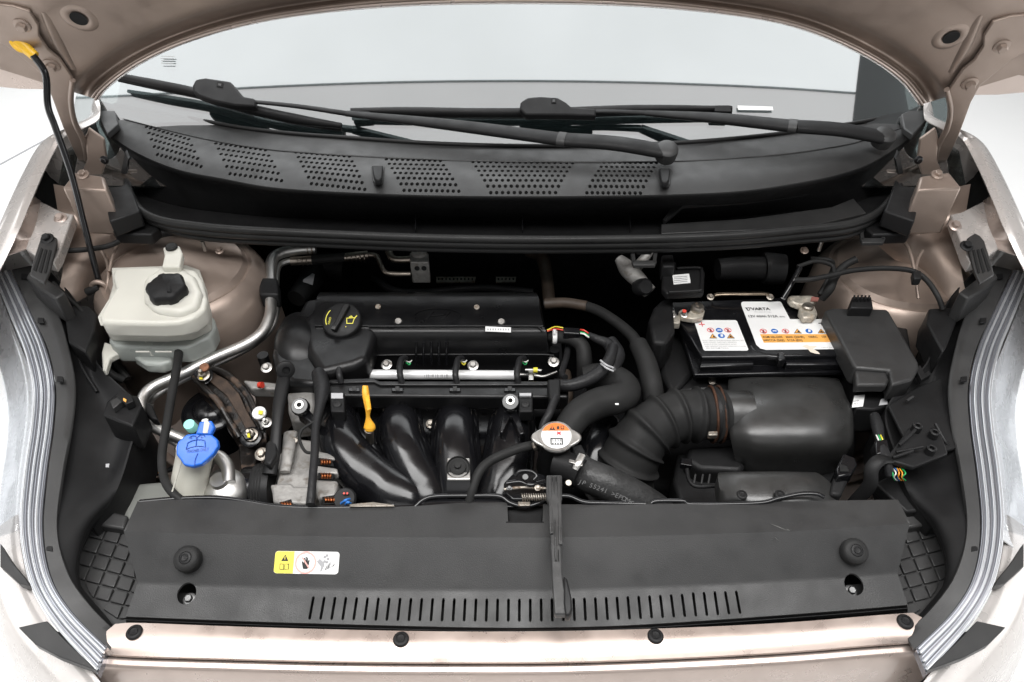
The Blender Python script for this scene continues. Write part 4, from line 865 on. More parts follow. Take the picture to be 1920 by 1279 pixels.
for i, pts in enumerate(([(205, 660, .82), (225, 690, .81), (240, 710, .80)], [(196, 690, .83), (214, 704, .82), (232, 712, .81)])):
    tubep('tank_hose', pts, 7, RUB, h3)
wr = thing('washer_reservoir', 'translucent washer bottle shoulder, shade put into its colour, low in the left front corner', 'washer bottle', (280, 930, .66))
slab('bottle_shoulder', [(218, 925), (235, 905), (300, 900), (350, 905), (370, 935), (360, 975), (230, 985)], .77, .10, M('shaded_bottle_plastic', (.20, .205, .19), .4), wr, .012, 4, smooth=70)  # bottle plastic coloured darker to suggest shade low in the bay
wf = thing('washer_filler', 'washer filler neck with a bright blue lid showing a washer symbol', 'washer filler', (360, 900, .76))
tubep('neck', [(352, 962, .800), (352, 935, .815), (356, 900, .835), (364, 860, .86), (368, 845, .87)], [36, 34, 33, 33, 36], NECK, wf, seg=24)
slab('neck_tab', [(313, 905), (330, 892), (338, 904), (318, 914)], .842, .008, NECK, wf, .002)
tubep('neck_seam', [(322, 925, .85), (333, 890, .868), (341, 862, .885)], 1.5, NECK, wf)
axb = Vector((.05, -.42, 1)).normalized()
bl = prism('blue_lid', [PL(x, y, W(370, 840, .895), axb) for x, y in [(333, 828), (350, 814), (372, 812), (396, 814), (408, 824), (409, 836), (400, 850), (388, 862), (378, 870), (360, 875), (344, 872), (338, 862), (330, 852), (330, 838)]], -axb*.010, BLUE, wf, .002, 3)
prism('lid_hinge', [PL(x, y, W(370, 840, .897), axb) for x, y in [(366, 814), (374, 790), (396, 788), (402, 800), (395, 815)]], -axb*.009, BLUE, wf, .002)
prism('hinge_slot', [PL(x, y, W(370, 840, .8978), axb) for x, y in [(380, 812), (383, 790), (389, 787), (393, 794), (389, 812)]], -axb*.001, NECK, wf, 0)
tubep('white_stub', [(386, 797, .895), (384, 788, .902)], 6, WHT, wf, n=1)
lathe('teal_plug', (361, 803, .87), [(.0075, 0), (.0075, .012), (.007, .013)], TEAL, wf, axis=(0, -.3, 1))
LB = Fr(PL(349, 845, W(370, 840, .8952), axb), (PL(385, 841, W(370, 840, .8952), axb)-PL(349, 845, W(370, 840, .8952), axb)), (PL(351, 826, W(370, 840, .8952), axb)-PL(349, 845, W(370, 840, .8952), axb)))
BLUD = M('embossed_blue', (.006, .05, .28), .5)
def stroke(fr, pts, w, mat, par, h=.0005, nm='symbol_line'):
    ps = [fr.p(a, b, h) for a, b in pts]; return tube(nm, ps, w, mat, par, n=1, seg=5)
stroke(LB, [(0, .1), (.06, .75), (.25, .9), (.5, .95), (.75, .9), (.95, .75), (1, .1), (.8, .25), (.5, .32), (.2, .25), (0, .1)], .0005, BLUD, wf)
stroke(LB, [(.5, .32), (.5, 1.1)], .0005, BLUD, wf)
for a0 in (.1, .55): stroke(LB, [(a0, 1.2), (a0+.08, 1.35), (a0+.2, 1.4), (a0+.32, 1.35), (a0+.38, 1.15)], .0005, BLUD, wf)
for a, b in ((.2, 1.2), (.5, 1.2), (.75, 1.15)): LB.disc('drop_mark', a, b, .0011, BLUD, wf, .0008, n=10)
LB.text('WASHER ONLY', .04, -.26, .0062, BLUD, wf, sx=.62, name='lid_text')
tube('lid_seam', [PL(x, y, W(370, 840, .8955), axb) for x, y in ((365, 873), (366, 862), (371, 850))], .0005, BLUD, wf)
# aluminium AC pipes
ac = thing('air_conditioning_pipe', 'pair of bright bent aluminium air conditioning pipes crossing the left of the bay', 'coolant pipe', (300, 740, .7))
tubep('thick_pipe', [(592, 466, .865), (560, 468, .865), (528, 474, .865), (511, 486, .865), (508, 510, .862), (508, 560, .858), (506, 592, .852), (492, 622, .846), (460, 646, .842), (400, 672, .838), (340, 702, .835), (290, 724, .832), (270, 742, .83), (266, 765, .825), (272, 788, .815), (300, 806, .80), (335, 820, .79), (372, 838, .785), (400, 850, .785)], 10.5, ALU, ac, seg=18, n=6)
tubep('thin_pipe', [(560, 490, .85), (540, 490, .85), (522, 500, .85), (518, 530, .848), (518, 585, .84), (505, 620, .832), (470, 650, .828), (400, 686, .822), (340, 714, .82), (292, 742, .815), (282, 760, .80), (290, 800, .785), (330, 832, .775), (360, 846, .77)], 6, ALU, ac, seg=14, n=6)
tubep('drier_elbow', [(384, 880, .82), (396, 858, .838), (412, 858, .842), (426, 876, .838), (429, 906, .832)], 12.5, ALU, ac, seg=20)
lathe('drier_bottle', W(424, 926, .803), [(.030, -.05), (.032, -.01), (.032, .010), (.028, .020), (.018, .026), (.0115, .029), (.011, .036), (.009, .036)], ALU, ac, axis=(0, -.1, 1), seg=36)
slab('pipe_clamp', [(484, 520), (520, 520), (522, 552), (486, 552)], .872, .03, BLKD, ac, .004)
tubep('clamp_arm', [(450, 535, .86), (472, 535, .862), (488, 535, .865)], 11, GBLK, ac, flat=.4); bolt((470, 535, .868), 5, ZINC, ac)
for x in (562, 570, 578, 586): lathe('crimp_ring', (x, 467 if x > 550 else 470, .865), [(.0092, -.0014), (.0098, 0), (.0092, .0014)], PIPEB, ac, axis=(1, .1, 0))
slab('pipe_spacer', [(272, 752), (284, 758), (296, 786), (284, 784), (272, 772)], .84, .015, BLKD, ac, .002)
rp = thing('rear_air_hose', 'braided crimp ended refrigerant hose running to a grey valve block at the bulkhead', 'refrigerant hose', (700, 490, .8))
tubep('crimped_end', [(545, 490, .85), (585, 487, .85)], 8.5, PIPEB, rp, n=1)
tubep('flexible_hose', [(585, 487, .85), (615, 485, .85), (648, 482, .85)], 9, RUB, rp)
tubep('crimped_end', [(646, 483, .85), (690, 478, .85)], 8.5, PIPEB, rp, n=1)
for x in (552, 560, 568, 576, 652, 660, 668, 676, 684): lathe('crimp_ring', (x, 483 if x > 600 else 489, .85), [(.0078, -.001), (.0084, 0), (.0078, .001)], PIPEB, rp, axis=(1, .05, 0))
tubep('branch_pipe', [(690, 478, .85), (706, 480, .85), (714, 496, .848), (722, 510, .845), (740, 514, .845), (770, 514, .845)], 4.5, PIPEB, rp)
tubep('upper_pipe', [(728, 470, .86), (736, 484, .856), (750, 487, .855), (775, 486, .855)], 7, PIPEB, rp)
bx = slab('valve_block', [(768, 473), (803, 473), (804, 492), (769, 492)], .868, .045, CAST, rp, .002)
for x in (782, 795): lathe('block_hole', PL(x, 503, W(785, 492, .868)+Vector((0, -.0012, 0)), Vector((0, -1, 0))), [(.0045, 0), (.0045, .001)], VOID, bx, axis=(0, -1, 0))
lathe('valve_dome', (786, 474, .870), [(.014, -.004), (.013, .003), (.009, .006), (.003, .007)], CAST, rp)
# engine mount
mt = thing('engine_mount', 'rust flecked black steel engine mount bracket over a round rubber bushing', 'engine mount', (420, 780, .7))
lathe('rubber_bushing', W(398, 772, .772), [(.044, -.06), (.044, -.01), (.043, .004), (.039, .008), (.028, .009), (.022, .016), (.012, .018)], GLOSS, mt, axis=(0, -.1, 1), seg=40)
lathe('bushing_rim', W(398, 772, .768), [(.0455, -.002), (.0465, .001), (.0455, .004)], GBLK, mt, axis=(0, -.1, 1), seg=40)
arm = [(360, 704, .822), (366, 694, .824), (380, 686, .826), (400, 686, .827), (431, 700, .827), (457, 722, .825), (474, 742, .823), (486, 775, .816), (500, 806, .806), (500, 824, .800), (488, 838, .79), (466, 838, .79), (445, 826, .79), (422, 786, .800), (403, 756, .812), (370, 722, .820)]
slab('bracket', arm, .82, .034, RUST, mt, .005, 3)
slab('bracket_trough', [(398, 697, .829), (425, 712, .829), (448, 738, .827), (462, 770, .820), (480, 800, .812), (462, 806, .808), (445, 775, .814), (425, 742, .823), (392, 714, .827)], .83, .002, M('rust_stain', (.05, .032, .022), .6, .2, noise=(.5, 70), bump=.5), mt, .0008)
tubep('bracket_rib', [(398, 690, .833), (428, 704, .834), (454, 728, .832), (468, 748, .829), (482, 780, .822), (494, 806, .812)], 6.5, RUST, mt, flat=.8)
tubep('bracket_rib', [(364, 706, .828), (384, 728, .829), (408, 752, .822), (428, 786, .808), (450, 820, .796)], 6, RUST, mt, flat=.8)
slab('lower_leg', [(445, 815), (470, 832), (490, 836), (478, 870), (460, 900), (452, 900)], .785, .02, RUST, mt, .003)
bolt((381, 706, .829), 19, GBLK, mt, 'hex'); bolt((382, 704, .838), 12, YEL if False else ZINCD, mt, 'stud'); bolt((384, 690, .85), 9, RUSTB, mt, 'slot')
bolt((471, 820, .805), 20, GBLK, mt, 'hex'); bolt((471, 816, .812), 13, ZINCD, mt, 'stud')
slab('paint_dab', [(373, 704), (379, 704), (380, 711), (374, 711)], .840, .001, WYEL, mt, 0); slab('paint_dab', [(463, 812), (468, 812), (469, 820), (464, 820)], .824, .001, WYEL, mt, 0)
b4 = bolt((487, 782, .82), 13, GBLK, mt, 'hex'); bolt((487, 776, .826), 13, WHT, mt, 'slot'); slab('paint_dab', [(485, 769), (493, 770), (492, 777), (484, 776)], .833, .001, WYEL, mt, 0)
bolt((500, 793, .825), 10, ZINC, mt, 'stud'); bolt((491, 852, .83), 13, ZINCD, mt, 'hex', name='pinch_bolt')
br = thing('timing_bracket', 'upright black cast lifting bracket with an eye beside the timing cover', 'bracket', (520, 780, .75))
tubep('bracket_stem', [(534, 690, .875), (530, 720, .872), (523, 760, .865), (519, 800, .856), (514, 850, .84), (505, 890, .83)], [10, 13, 12, 10, 12, 14], BLKD, br, flat=.6)
lathe('lifting_eye', PL(535, 692, W(534, 694, .88), Vector((0, -1, .6)).normalized()), [(.0125, 0), (.0125, .008), (.010, .0095), (.0055, .0095), (.0055, .004)], BLKD, br, axis=(.5, -1, .6))
slab('slotted_foot', [(498, 830), (516, 818), (520, 850), (506, 872), (494, 866)], .85, .012, BLKD, br, .003)
pl = thing('drive_pulley', 'pair of dark belt pulley drums between the drier bottle and the alternator', 'pulley', (485, 915, .7))
lathe('pulley_drum', W(458, 918, .79), [(.030, 0), (.031, .004), (.031, .020), (.029, .022), (.029, .030)], GLOSS, pl, axis=(1, .05, 0), seg=36)
lathe('belt_drum', W(480, 918, .795), [(.034, 0), (.035, .003), (.035, .020), (.0335, .024)], BLKD, pl, axis=(1, .05, 0), seg=36)
for i in range(4): lathe('belt_groove', W(484+i*5, 918, .795), [(.0352, 0), (.0358, .0010), (.0352, .002)], RUB, pl, axis=(1, .05, 0), seg=36)
# alternator
al = thing('alternator', 'rough grey cast aluminium alternator with copper windings showing through its vents', 'alternator', (560, 890, .7))
slab('rear_housing', [(512, 900), (524, 850), (534, 832), (560, 828), (590, 838), (612, 860), (640, 880), (640, 960), (512, 960)], .795, .05, CAST, al, .006, 3)
slab('front_plate', [(524, 880), (530, 822), (538, 808), (552, 808), (562, 822), (595, 826), (586, 880), (578, 922), (516, 916)], .822, .03, CAST, al, .004, 3)
tubep('lug', [(545, 812, .83), (540, 850, .832), (534, 885, .83)], [13, 12, 10], CAST, al, flat=.5)
bolt((553, 826, .832), 6, ZINCD, al, 'washer')
slab('bottom_flange', [(506, 908), (545, 905), (552, 912), (590, 912), (586, 945), (512, 942), (510, 922)], .826, .02, CAST, al, .003)
slab('side_fin', [(594, 845), (628, 852), (628, 862), (594, 858)], .835, .012, CAST, al, .002); slab('side_fin', [(592, 872), (632, 878), (634, 888), (592, 886)], .835, .012, CAST, al, .002)
slab('side_fin', [(590, 898), (634, 900), (630, 930), (596, 935)], .832, .02, CAST, al, .004)
for q in ([(596, 858), (622, 862), (626, 874), (596, 871)], [(597, 886), (626, 888), (624, 898), (596, 897)], [(524, 942), (546, 936), (550, 952), (524, 954)], [(604, 932), (628, 928), (632, 944), (606, 946)]):
    slab('vent_opening', q, .834, .01, VOID, al, 0)
    cx = sum(p[0] for p in q)/4; cy = sum(p[1] for p in q)/4
    for k in (-8, -3, 2, 7): tubep('copper_coil', [(cx+k, cy-4, .8345), (cx+k+2, cy, .8375), (cx+k+1, cy+4, .8345)], 2.2, COPP, al, n=3, seg=6)
lathe('output_terminal', (648, 938, .83), [(.014, 0), (.015, .006), (.013, .009)], BLKD, al, axis=(0, -.4, 1))
tubep('blue_wire', [(640, 944, .842), (648, 938, .85), (655, 936, .845)], 2.5, WBLU, al); tubep('blue_wire', [(648, 946, .842), (652, 942, .85), (657, 944, .845)], 2.5, WBLU, al)
for x in (645, 651): tubep('red_dot', [(x, 926, .842), (x, 925, .845)], 2, WRED, al, n=1)
tb = thing('cast_bracket', 'pale cast alloy block behind the harness eyelet left of the manifold', 'casting', (560, 770, .75))
slab('casting', [(538, 735), (590, 732), (592, 765), (585, 785), (546, 790), (540, 770)], .835, .04, CAST, tb, .005, 3)
slab('upper_casting', [(455, 712), (505, 716), (535, 720), (534, 730), (470, 728)], .815, .02, CAST, tb, .003)
tubep('red_plug', [(486, 722, .822), (492, 722, .824)], 6, WRED, tb, n=1)
# ================================================================ RIGHT SIDE COMPONENTS
rcap = thing('radiator_filler_cap', 'silver eared radiator cap with a white and orange warning disc', 'filler cap', (1043, 820, .86))
ar = Vector((0, -.15, 1)).normalized(); c0 = W(1043, 819, .885)
ear = []
for i in range(48):
    t = 2*math.pi*i/48; r = .0232; x, y = math.cos(t)*r, math.sin(t)*r*.98
    e_ = max(0, abs(math.cos(t))-.80)/.2; x *= 1+e_*.42
    if e_ > 0: y *= 1
    ear.append((x, y))
FC = Fr(c0, Vector((1, 0, 0)), ar.cross(Vector((1, 0, 0))))
prism('cap_plate', [FC.p(a, b, 0) for a, b in ear], -FC.N*.005, ZINC, rcap, .002, 3)
FC.disc('cap_rim', 0, 0, .0225, ZINC, rcap, h=.0022, n=40)
dsc = FC.disc('warning_disc', 0, 0, .0195, WHT, rcap, h=.0030, n=40)
cap_arc = [(math.cos(t)*.0192, math.sin(t)*.0192) for t in [math.radians(22+136*i/16) for i in range(17)]]
FC.poly('orange_segment', cap_arc, CAPO, dsc, h=.0034)
tri(FC, -.005, .0115, .0042, .0035, INK, dsc, .0038)
FC.poly('mark', [(-.0055, .0095), (-.0045, .0095), (-.0043, .0135), (-.0057, .0135)], CAPO, dsc, .0042)
FC.poly('hand_symbol', [(.001, .009), (.004, .009), (.0045, .013), (.0025, .0148), (.001, .0125)], INK, dsc, .0038); FC.poly('book_symbol', [(.006, .009), (.0105, .009), (.0105, .0145), (.006, .0145)], INK, dsc, .0038); FC.poly('book_page', [(.007, .010), (.0095, .010), (.0095, .0135), (.007, .0135)], CAPO, dsc, .0042)
FC.poly('steam_symbol', [(.000, .0005), (.003, .002), (.006, .0005), (.0055, .004), (.007, .006), (.003, .005), (.0005, .0062), (.0015, .0035)], LRED, dsc, .0036)
for q in ([(-.008, -.014), (-.0065, -.014), (-.0065, -.004), (-.008, -.004)], [(.0065, -.014), (.008, -.014), (.008, -.004), (.0065, -.004)], [(-.008, -.0055), (.008, -.0055), (.008, -.004), (-.008, -.004)]): FC.poly('radiator_symbol', q, INK, dsc, .0036)
for i in range(4): FC.poly('radiator_symbol', [(-.0065+i*.0033, -.014), (-.0035+i*.0033, -.014), (-.005+i*.0033, -.0105)], INK, dsc, .0036); stroke(FC, [(-.005+i*.0033, -.0095), (-.0045+i*.0033, -.008), (-.005+i*.0033, -.0065)], .0004, INK, dsc, .0038)
FC.text('1.1', -.0285, -.003, .005, INKG, rcap, h=.001, name='ear_text')
nk = thing('filler_neck', 'black plastic radiator filler neck below the silver cap with hose stubs', 'radiator neck', (1045, 870, .80))
lathe('neck_body', c0-ar*.045, [(.024, -.03), (.022, .0), (.019, .02), (.0205, .038), (.0215, .041)], BLKD, nk, axis=ar, seg=30)
tubep('stub', [(1042, 868, .85), (1068, 876, .852), (1090, 888, .852)], [26, 28, 28], BLKD, nk)
slab('neck_fins', [(1072, 838), (1090, 832), (1100, 852), (1090, 876), (1076, 866)], .865, .01, BLKD, nk, .002)
for k in range(3): slab('fin_slot', [(1076+k*6, 842+k*4), (1080+k*6, 841+k*4), (1086+k*5, 858+k*4), (1081+k*5, 860+k*4)], .8665, .001, VOID, nk, 0)
oh = thing('overflow_hose', 'thin matt black overflow hose arching from the radiator neck over the fourth runner', 'hose', (940, 860, .8))
tubep('hose', [(1022, 838, .862), (995, 836, .866), (960, 846, .868), (920, 864, .868), (898, 886, .866), (885, 920, .855), (878, 950, .84)], 9, RUB, oh, seg=16)
tubep('hose_end_clip', [(1000, 832, .872), (1004, 842, .872)], 4, ZINCD, oh, n=1)
lh = thing('lower_radiator_hose', 'thick woven black radiator hose with moulded white lettering running under the cover', 'radiator hose', (1150, 920, .78))
lhp = [(1078, 880, .842), (1108, 894, .845), (1140, 908, .842), (1178, 930, .825), (1222, 962, .80), (1250, 990, .77)]
tubep('hose', lhp, [31, 32, 33, 36, 40, 40], M('woven_hose', (.022, .022, .022), .5, bump=.9, bscale=180, noise=(.3, 90)), lh, seg=26)
# clamp on hose
P0, P1 = W(1072, 876, .842), W(1092, 887, .842); tdir = (P1-P0).normalized()
cu_, cw_, _ = frame(tdir)
cpt = W(1082, 883, .843); rad = 33.5*sc(cpt)
tube('clamp_band', [cpt+cu_*math.cos(a)*rad+cw_*math.sin(a)*rad for a in [i*math.pi/10 for i in range(20)]], .0046, ZINC, lh, closed=True, n=1, seg=8, flat=.25)
tubep('clamp_tab', [(1092, 852, .885), (1084, 868, .883), (1078, 880, .878)], [7, 7, 6], ZINC, lh, flat=.3)
slab('clamp_ear', [(1068, 860), (1094, 868), (1092, 874), (1066, 866)], .883, .003, ZINC, lh, .0008)
bolt((1066, 906, .866), 6, ZINCD, lh, 'slot')
txt = 'JP 5524I >EPDM<'
for i, ch in enumerate(txt):
    t = i/(len(txt)-1); x, y = 1088+96*t, 903+30*t+4*t*t*2
    ctr = W(x, y, .868); u_ = (W(x+8, y+3.6, .866)-ctr).normalized(); v_ = Vector((0, .55, .83)); v_ = (v_-u_*v_.dot(u_)).normalized()
    if ch != ' ': Fr(ctr, u_, v_).text(ch, 0, -.003, .0085, INKD, lh, h=.0005, name='hose_lettering', align='CENTER')
uh = thing('upper_radiator_hose', 'fat matt black upper radiator hose curling from behind the radiator cap', 'radiator hose', (1130, 760, .78))
tubep('hose', [(1052, 835, .835), (1062, 808, .842), (1086, 776, .848), (1122, 756, .85), (1155, 748, .85), (1172, 738, .848), (1168, 724, .845), (1150, 712, .84), (1120, 708, .835), (1098, 712, .83)], [24, 26, 28, 29, 29, 29, 29, 28, 27, 26], RUB, uh, seg=24)
slab('scuff_spot', [(1153, 756), (1160, 756), (1160, 759), (1154, 759)], .876, .0006, WHT, uh, 0)
ih = thing('intake_hose', 'fat corrugated black rubber intake hose bending from the air filter box', 'intake hose', (1230, 800, .7))
tubep('corrugated_hose', [(1352, 776, .815), (1310, 778, .820), (1280, 778, .822), (1248, 788, .820), (1218, 806, .814), (1196, 832, .800), (1180, 862, .780), (1166, 892, .755), (1150, 920, .72)], [47, 47, 47, 48, 50, 52, 55, 58, 60], RUB, ih, seg=48, n=22, corr=(.0265, .0055))
for x, y0 in ((1334, 777), (1349, 777)):
    cc = W(x, y0, .815); rr_ = 52.5*sc(cc); u1, w1, _ = frame(Vector((1, 0, .05)))
    tube('rusty_band', [cc+u1*math.cos(a)*rr_+w1*math.sin(a)*rr_ for a in [i*math.pi/14 for i in range(28)]], .0022, RUST if x < 1300 else M('band_rust', (.07, .032, .018), .6, .5, noise=(.5, 80)), ih, closed=True, n=1, seg=8)
u1, w1, _ = frame(Vector((1, 0, .05))); cc = W(1342, 777, .815)
tube('clamp_band', [cc+u1*math.cos(a)*.0385+w1*math.sin(a)*.0385 for a in [i*math.pi/14 for i in range(28)]], .007, BLKD, ih, closed=True, n=1, seg=8, flat=.3)
slab('clamp_screw', [(1328, 808), (1346, 808), (1346, 816), (1328, 816)], .842, .008, ZINCD, ih, .0015)
# air filter box
ab = thing('air_filter_box', 'large rounded black plastic air filter housing in front of the battery', 'air filter box', (1480, 820, .7))
def arow(y, z, xl, xr, b=0, n=7): return [(xl+(xr-xl)*i/(n-1), y+(b*abs(2*i/(n-1)-1)**3), z-(.018*abs(2*i/(n-1)-1)**4)) for i in range(n)]
grid('lid', [arow(704, .79, 1372, 1560), arow(707, .815, 1368, 1566), arow(716, .832, 1366, 1576), arow(738, .842, 1366, 1586, 4), arow(770, .845, 1366, 1598), arow(806, .840, 1368, 1600), arow(834, .826, 1374, 1597), arow(860, .80, 1380, 1582), arow(880, .77, 1390, 1566), arow(900, .73, 1400, 1560)], AIRB, ab, nu=5, nv=4, thick=.004, smooth=70)
grid('end_wall', [[(1560, 704, .772), (1576, 716, .814), (1598, 770, .827), (1600, 806, .822), (1597, 834, .808), (1582, 860, .782), (1560, 900, .712)], [(1562, 720, .70), (1580, 740, .70), (1600, 790, .70), (1604, 830, .70), (1600, 860, .70), (1584, 890, .68), (1560, 930, .66)]], BLKD, ab, nu=4, nv=2, thick=.003)
tubep('outlet_snout', [(1345, 777, .812), (1372, 778, .812), (1400, 780, .81)], [45, 47, 48], AIRB, ab, seg=36, n=3)
slab('ledge', [(1290, 836), (1390, 832), (1400, 872), (1390, 884), (1312, 880), (1286, 862)], .775, .05, BLKD, ab, .008, 4)
slab('lower_case', [(1270, 850), (1400, 850), (1570, 860), (1580, 900), (1560, 955), (1280, 955), (1262, 900)], .745, .08, BLKD, ab, .006, 3)
tubep('latch_loop', [(1288, 880, .80), (1292, 900, .80), (1306, 912, .80), (1342, 911, .80)], 4, BLKD, ab)
for x in (1304, 1318, 1331): tubep('latch_rib', [(x, 890, .80), (x-3, 908, .80)], 2, BLK, ab, n=1)
slab('latch_clip', [(1278, 858), (1298, 860), (1298, 874), (1276, 870)], .80, .01, GLOSS, ab, .001)
sp = thing('air_intake_scoop', 'flat black air intake scoop held by two push rivets below the filter box', 'air scoop', (1460, 910, .78))
grid('scoop', [arow(884, .838, 1348, 1530, 2), arow(888, .846, 1346, 1540, 3), arow(905, .848, 1348, 1560, 4), arow(930, .846, 1354, 1572, 4), arow(946, .842, 1360, 1582)], AIRB, sp, nu=4, nv=4, thick=.025)
for x in (1391, 1462): bolt((x, 928, .850), 10, BLKD, sp, 'clip', name='push_rivet', axis=(0, -.1, 1))
# battery
bt = thing('battery', 'black car battery with white printed labels on its lid and two terminals', 'battery', (1430, 640, .66))
slab('case', [(1262, 590), (1530, 585), (1592, 690), (1306, 694)], .815, .12, GLOSS, bt, .004)
slab('lid_flange', [(1264, 580), (1520, 574), (1596, 697), (1302, 703)], .822, .008, GLOSS, bt, .002)
slab('lid', [(1252, 566), (1500, 556), (1586, 666), (1316, 670)], .8425, .022, GLOSS, bt, .003, 3)
slab('front_step', [(1316, 672), (1412, 671), (1414, 684), (1312, 688)], .834, .012, GLOSS, bt, .002); slab('front_step', [(1470, 670), (1582, 668), (1590, 684), (1474, 684)], .834, .012, GLOSS, bt, .002)
O = W(1319.6, 657.5, .8425); FB = Fr(O, W(1403.5, 657.5, .8425)-O, W(1301, 601, .8425)-O); FB.N = Vector((0, 0, 1))
def ab_(px, py):
    p = W(px, py, .8425)-FB.O; U, V = FB.U, FB.V; d = U.x*V.y-U.y*V.x
    return ((p.x*V.y-p.y*V.x)/d, (U.x*p.y-U.y*p.x)/d)
def bpoly(nm, pts, mat, par, h=.0006, t=.0003):
    return prism(nm, [W(x, y, .8425)+Vector((0, 0, h)) for x, y in pts], Vector((0, 0, -t)), mat, par, 0, smooth=0)
l1 = bpoly('safety_label', [(1303, 600.8), (1379, 600.8), (1382, 603), (1403, 655.5), (1401, 658), (1322, 658), (1319, 656), (1301.5, 603)], WHT, bt)
l2 = bpoly('brand_label', [(1393, 566.3), (1462, 566), (1465, 568), (1481, 599), (1545, 599), (1549, 601), (1577, 653), (1575, 655), (1436, 656.5), (1426, 654), (1418, 647), (1389.5, 572), (1390, 568)], WHT, bt)
def btext(txt, x0, y0, x1, h, mat, par, bold=0, zh=.0012, y1=None, nm='printed_text'):
    y1 = y0 if y1 is None else y1
    a = W(x0, y0, .8425); b = W(x1, y1, .8425); cu = bpy.data.curves.new('t', 'FONT'); cu.body = txt; cu.size = 1; cu.offset = bold; cu.resolution_u = 3
    o = bpy.data.objects.new('t', cu); scn.collection.objects.link(o); bpy.context.view_layer.update()
    me = bpy.data.meshes.new_from_object(o.evaluated_get(bpy.context.evaluated_depsgraph_get())); bpy.data.objects.remove(o)
    w = max(v.co.x for v in me.vertices); vv = FB.V*(h/56.5)/.72
    m2 = bpy.data.meshes.new(nm); m2.from_pydata([(b-a)*(v.co.x/w)+vv*v.co.y for v in me.vertices], [], [tuple(f.vertices) for f in me.polygons]); m2.materials.append(mat)
    o = bpy.data.objects.new(nm, m2); return link(o, Matrix.Translation(a+Vector((0, 0, zh))), par)
# printed matter
for q in ([(1310, 608.2), (1321, 608.2), (1321.6, 609.6), (1310.6, 609.6)], [(1314, 604.5), (1315.5, 604.5), (1317.8, 613), (1316.3, 613)]): bpoly('plus_sign', q, LRED, l1, .0010)
def bdisc(x, y, r, mat, par, h=.0010, r2=None, nm='symbol_disc'):
    c = W(x, y, .8425); rr_ = r*sc(c); n = 20
    if r2 is None: return prism(nm, [c+Vector((math.cos(i*2*math.pi/n)*rr_, math.sin(i*2*math.pi/n)*rr_, h)) for i in range(n)], Vector((0, 0, -.0002)), mat, par, 0, smooth=0)
    vs = [c+Vector((math.cos(i*2*math.pi/n)*q*sc(c), math.sin(i*2*math.pi/n)*q*sc(c), h)) for q in (r, r2) for i in range(n)]
    return obj(nm, vs, [(i, (i+1) % n, n+(i+1) % n, n+i) for i in range(n)], mat, par, 0, False)
def pict(x, y, kind, par):
    if kind == 'no':
        bdisc(x, y, 6.6, LRED, par, .0012, r2=5.4, nm='prohibition_ring'); bpoly('prohibition_bar', [(x-4.8, y-2.2), (x-3.8, y-3), (x+4.8, y+2.4), (x+3.8, y+3.2)], LRED, par, .0014)
        bpoly('pictogram', [(x-1, y-2.6), (x+1.2, y-2), (x+2.2, y+2.6), (x-1.6, y+2.6)], INK, par, .0011)
    if kind == 'must':
        bdisc(x, y, 6.4, LBLU, par); bpoly('pictogram', [(x-3.5, y-1), (x+3.5, y-1), (x+3.8, y+1.2), (x+.8, y+.6), (x-.8, y+.6), (x-3.4, y+1.2)], WHT, par, .0013)
    if kind == 'book':
        bdisc(x, y, 6.4, LBLU, par); bpoly('pictogram', [(x-1.8, y-2.6), (x+2.6, y-2.4), (x+3.2, y+2), (x-1.2, y+2)], WHT, par, .0013)
    if kind in 'ab':
        bpoly('warning_triangle', [(x-7.5, y+4.2), (x+7, y+4.2), (x-1.8, y-4.6)], INK, par, .0010)
        bpoly('warning_field', [(x-5.6, y+3.3), (x+5, y+3.3), (x-1.6, y-3.1)], LORA, par, .0013); 
        bpoly('pictogram', [(x-.5, y-.6), (x+2.6 if kind == 'a' else x+1, y+1.4), (x+3.2, y+2.8), (x-1.2, y+2.6)], INK, par, .0016)
        if kind == 'b': bpoly('pictogram', [(x-3.6, y+2.8), (x-1.4, y-1.8), (x+.2, y+2.8)], INK, par, .0015)
for x, y, k in ((1332, 620, 'no'), (1348.5, 620, 'must'), (1364.5, 620, 'no'), (1337.5, 631, 'a'), (1352.5, 630.5, 'book'), (1370.5, 631, 'b')): pict(x, y, k, l1)
for i, (x0, x1, y, t) in enumerate(((1317, 1394, 640.5, 'SCHUTZBRILLE TRAGEN KINDER FERNHALTEN'), (1318, 1381, 644, 'EXPLOSIVE GAS NO SPARKS'), (1320, 1381, 647.7, 'SHIELD EYES CORROSIVE ACID'), (1322, 1398, 651.6, 'KEEP UPRIGHT DO NOT OPEN RECYCLE PB'), (1324, 1366, 655, 'SEE INSTRUCTIONS'))): btext(t, x0, y, x1, 2.0, INKG, l1, nm='small_print')
bdisc(1348, 653.6, 1.1, INK, l1)
btext('VARTA', 1409, 582.5, 1444.5, 5.2, INK, l2, bold=.03, nm='brand_text')
for q in ([(1397, 577.5), (1400, 577.5), (1403.5, 583.6), (1402.2, 583.6)], [(1405.5, 577.5), (1407.6, 577.5), (1404.6, 583.6), (1403.6, 583.6)], [(1400.8, 577.5), (1404.6, 577.5), (1404.3, 578.6), (1401.2, 578.6)]): bpoly('brand_mark', q, INK, l2, .0010)
btext('We start driving...', 1414, 586.8, 1447, 2.0, INKG, l2, nm='small_print')
btext('12V 60Ah 512A', 1402.5, 596, 1459, 4.6, INK, l2, bold=.012); btext('(EN)', 1461.5, 596, 1472, 2.8, INK, l2)
bpoly('minus_sign', [(1534, 606.2), (1545, 606.2), (1545.8, 607.9), (1534.8, 607.9)], INK, l2, .0010)
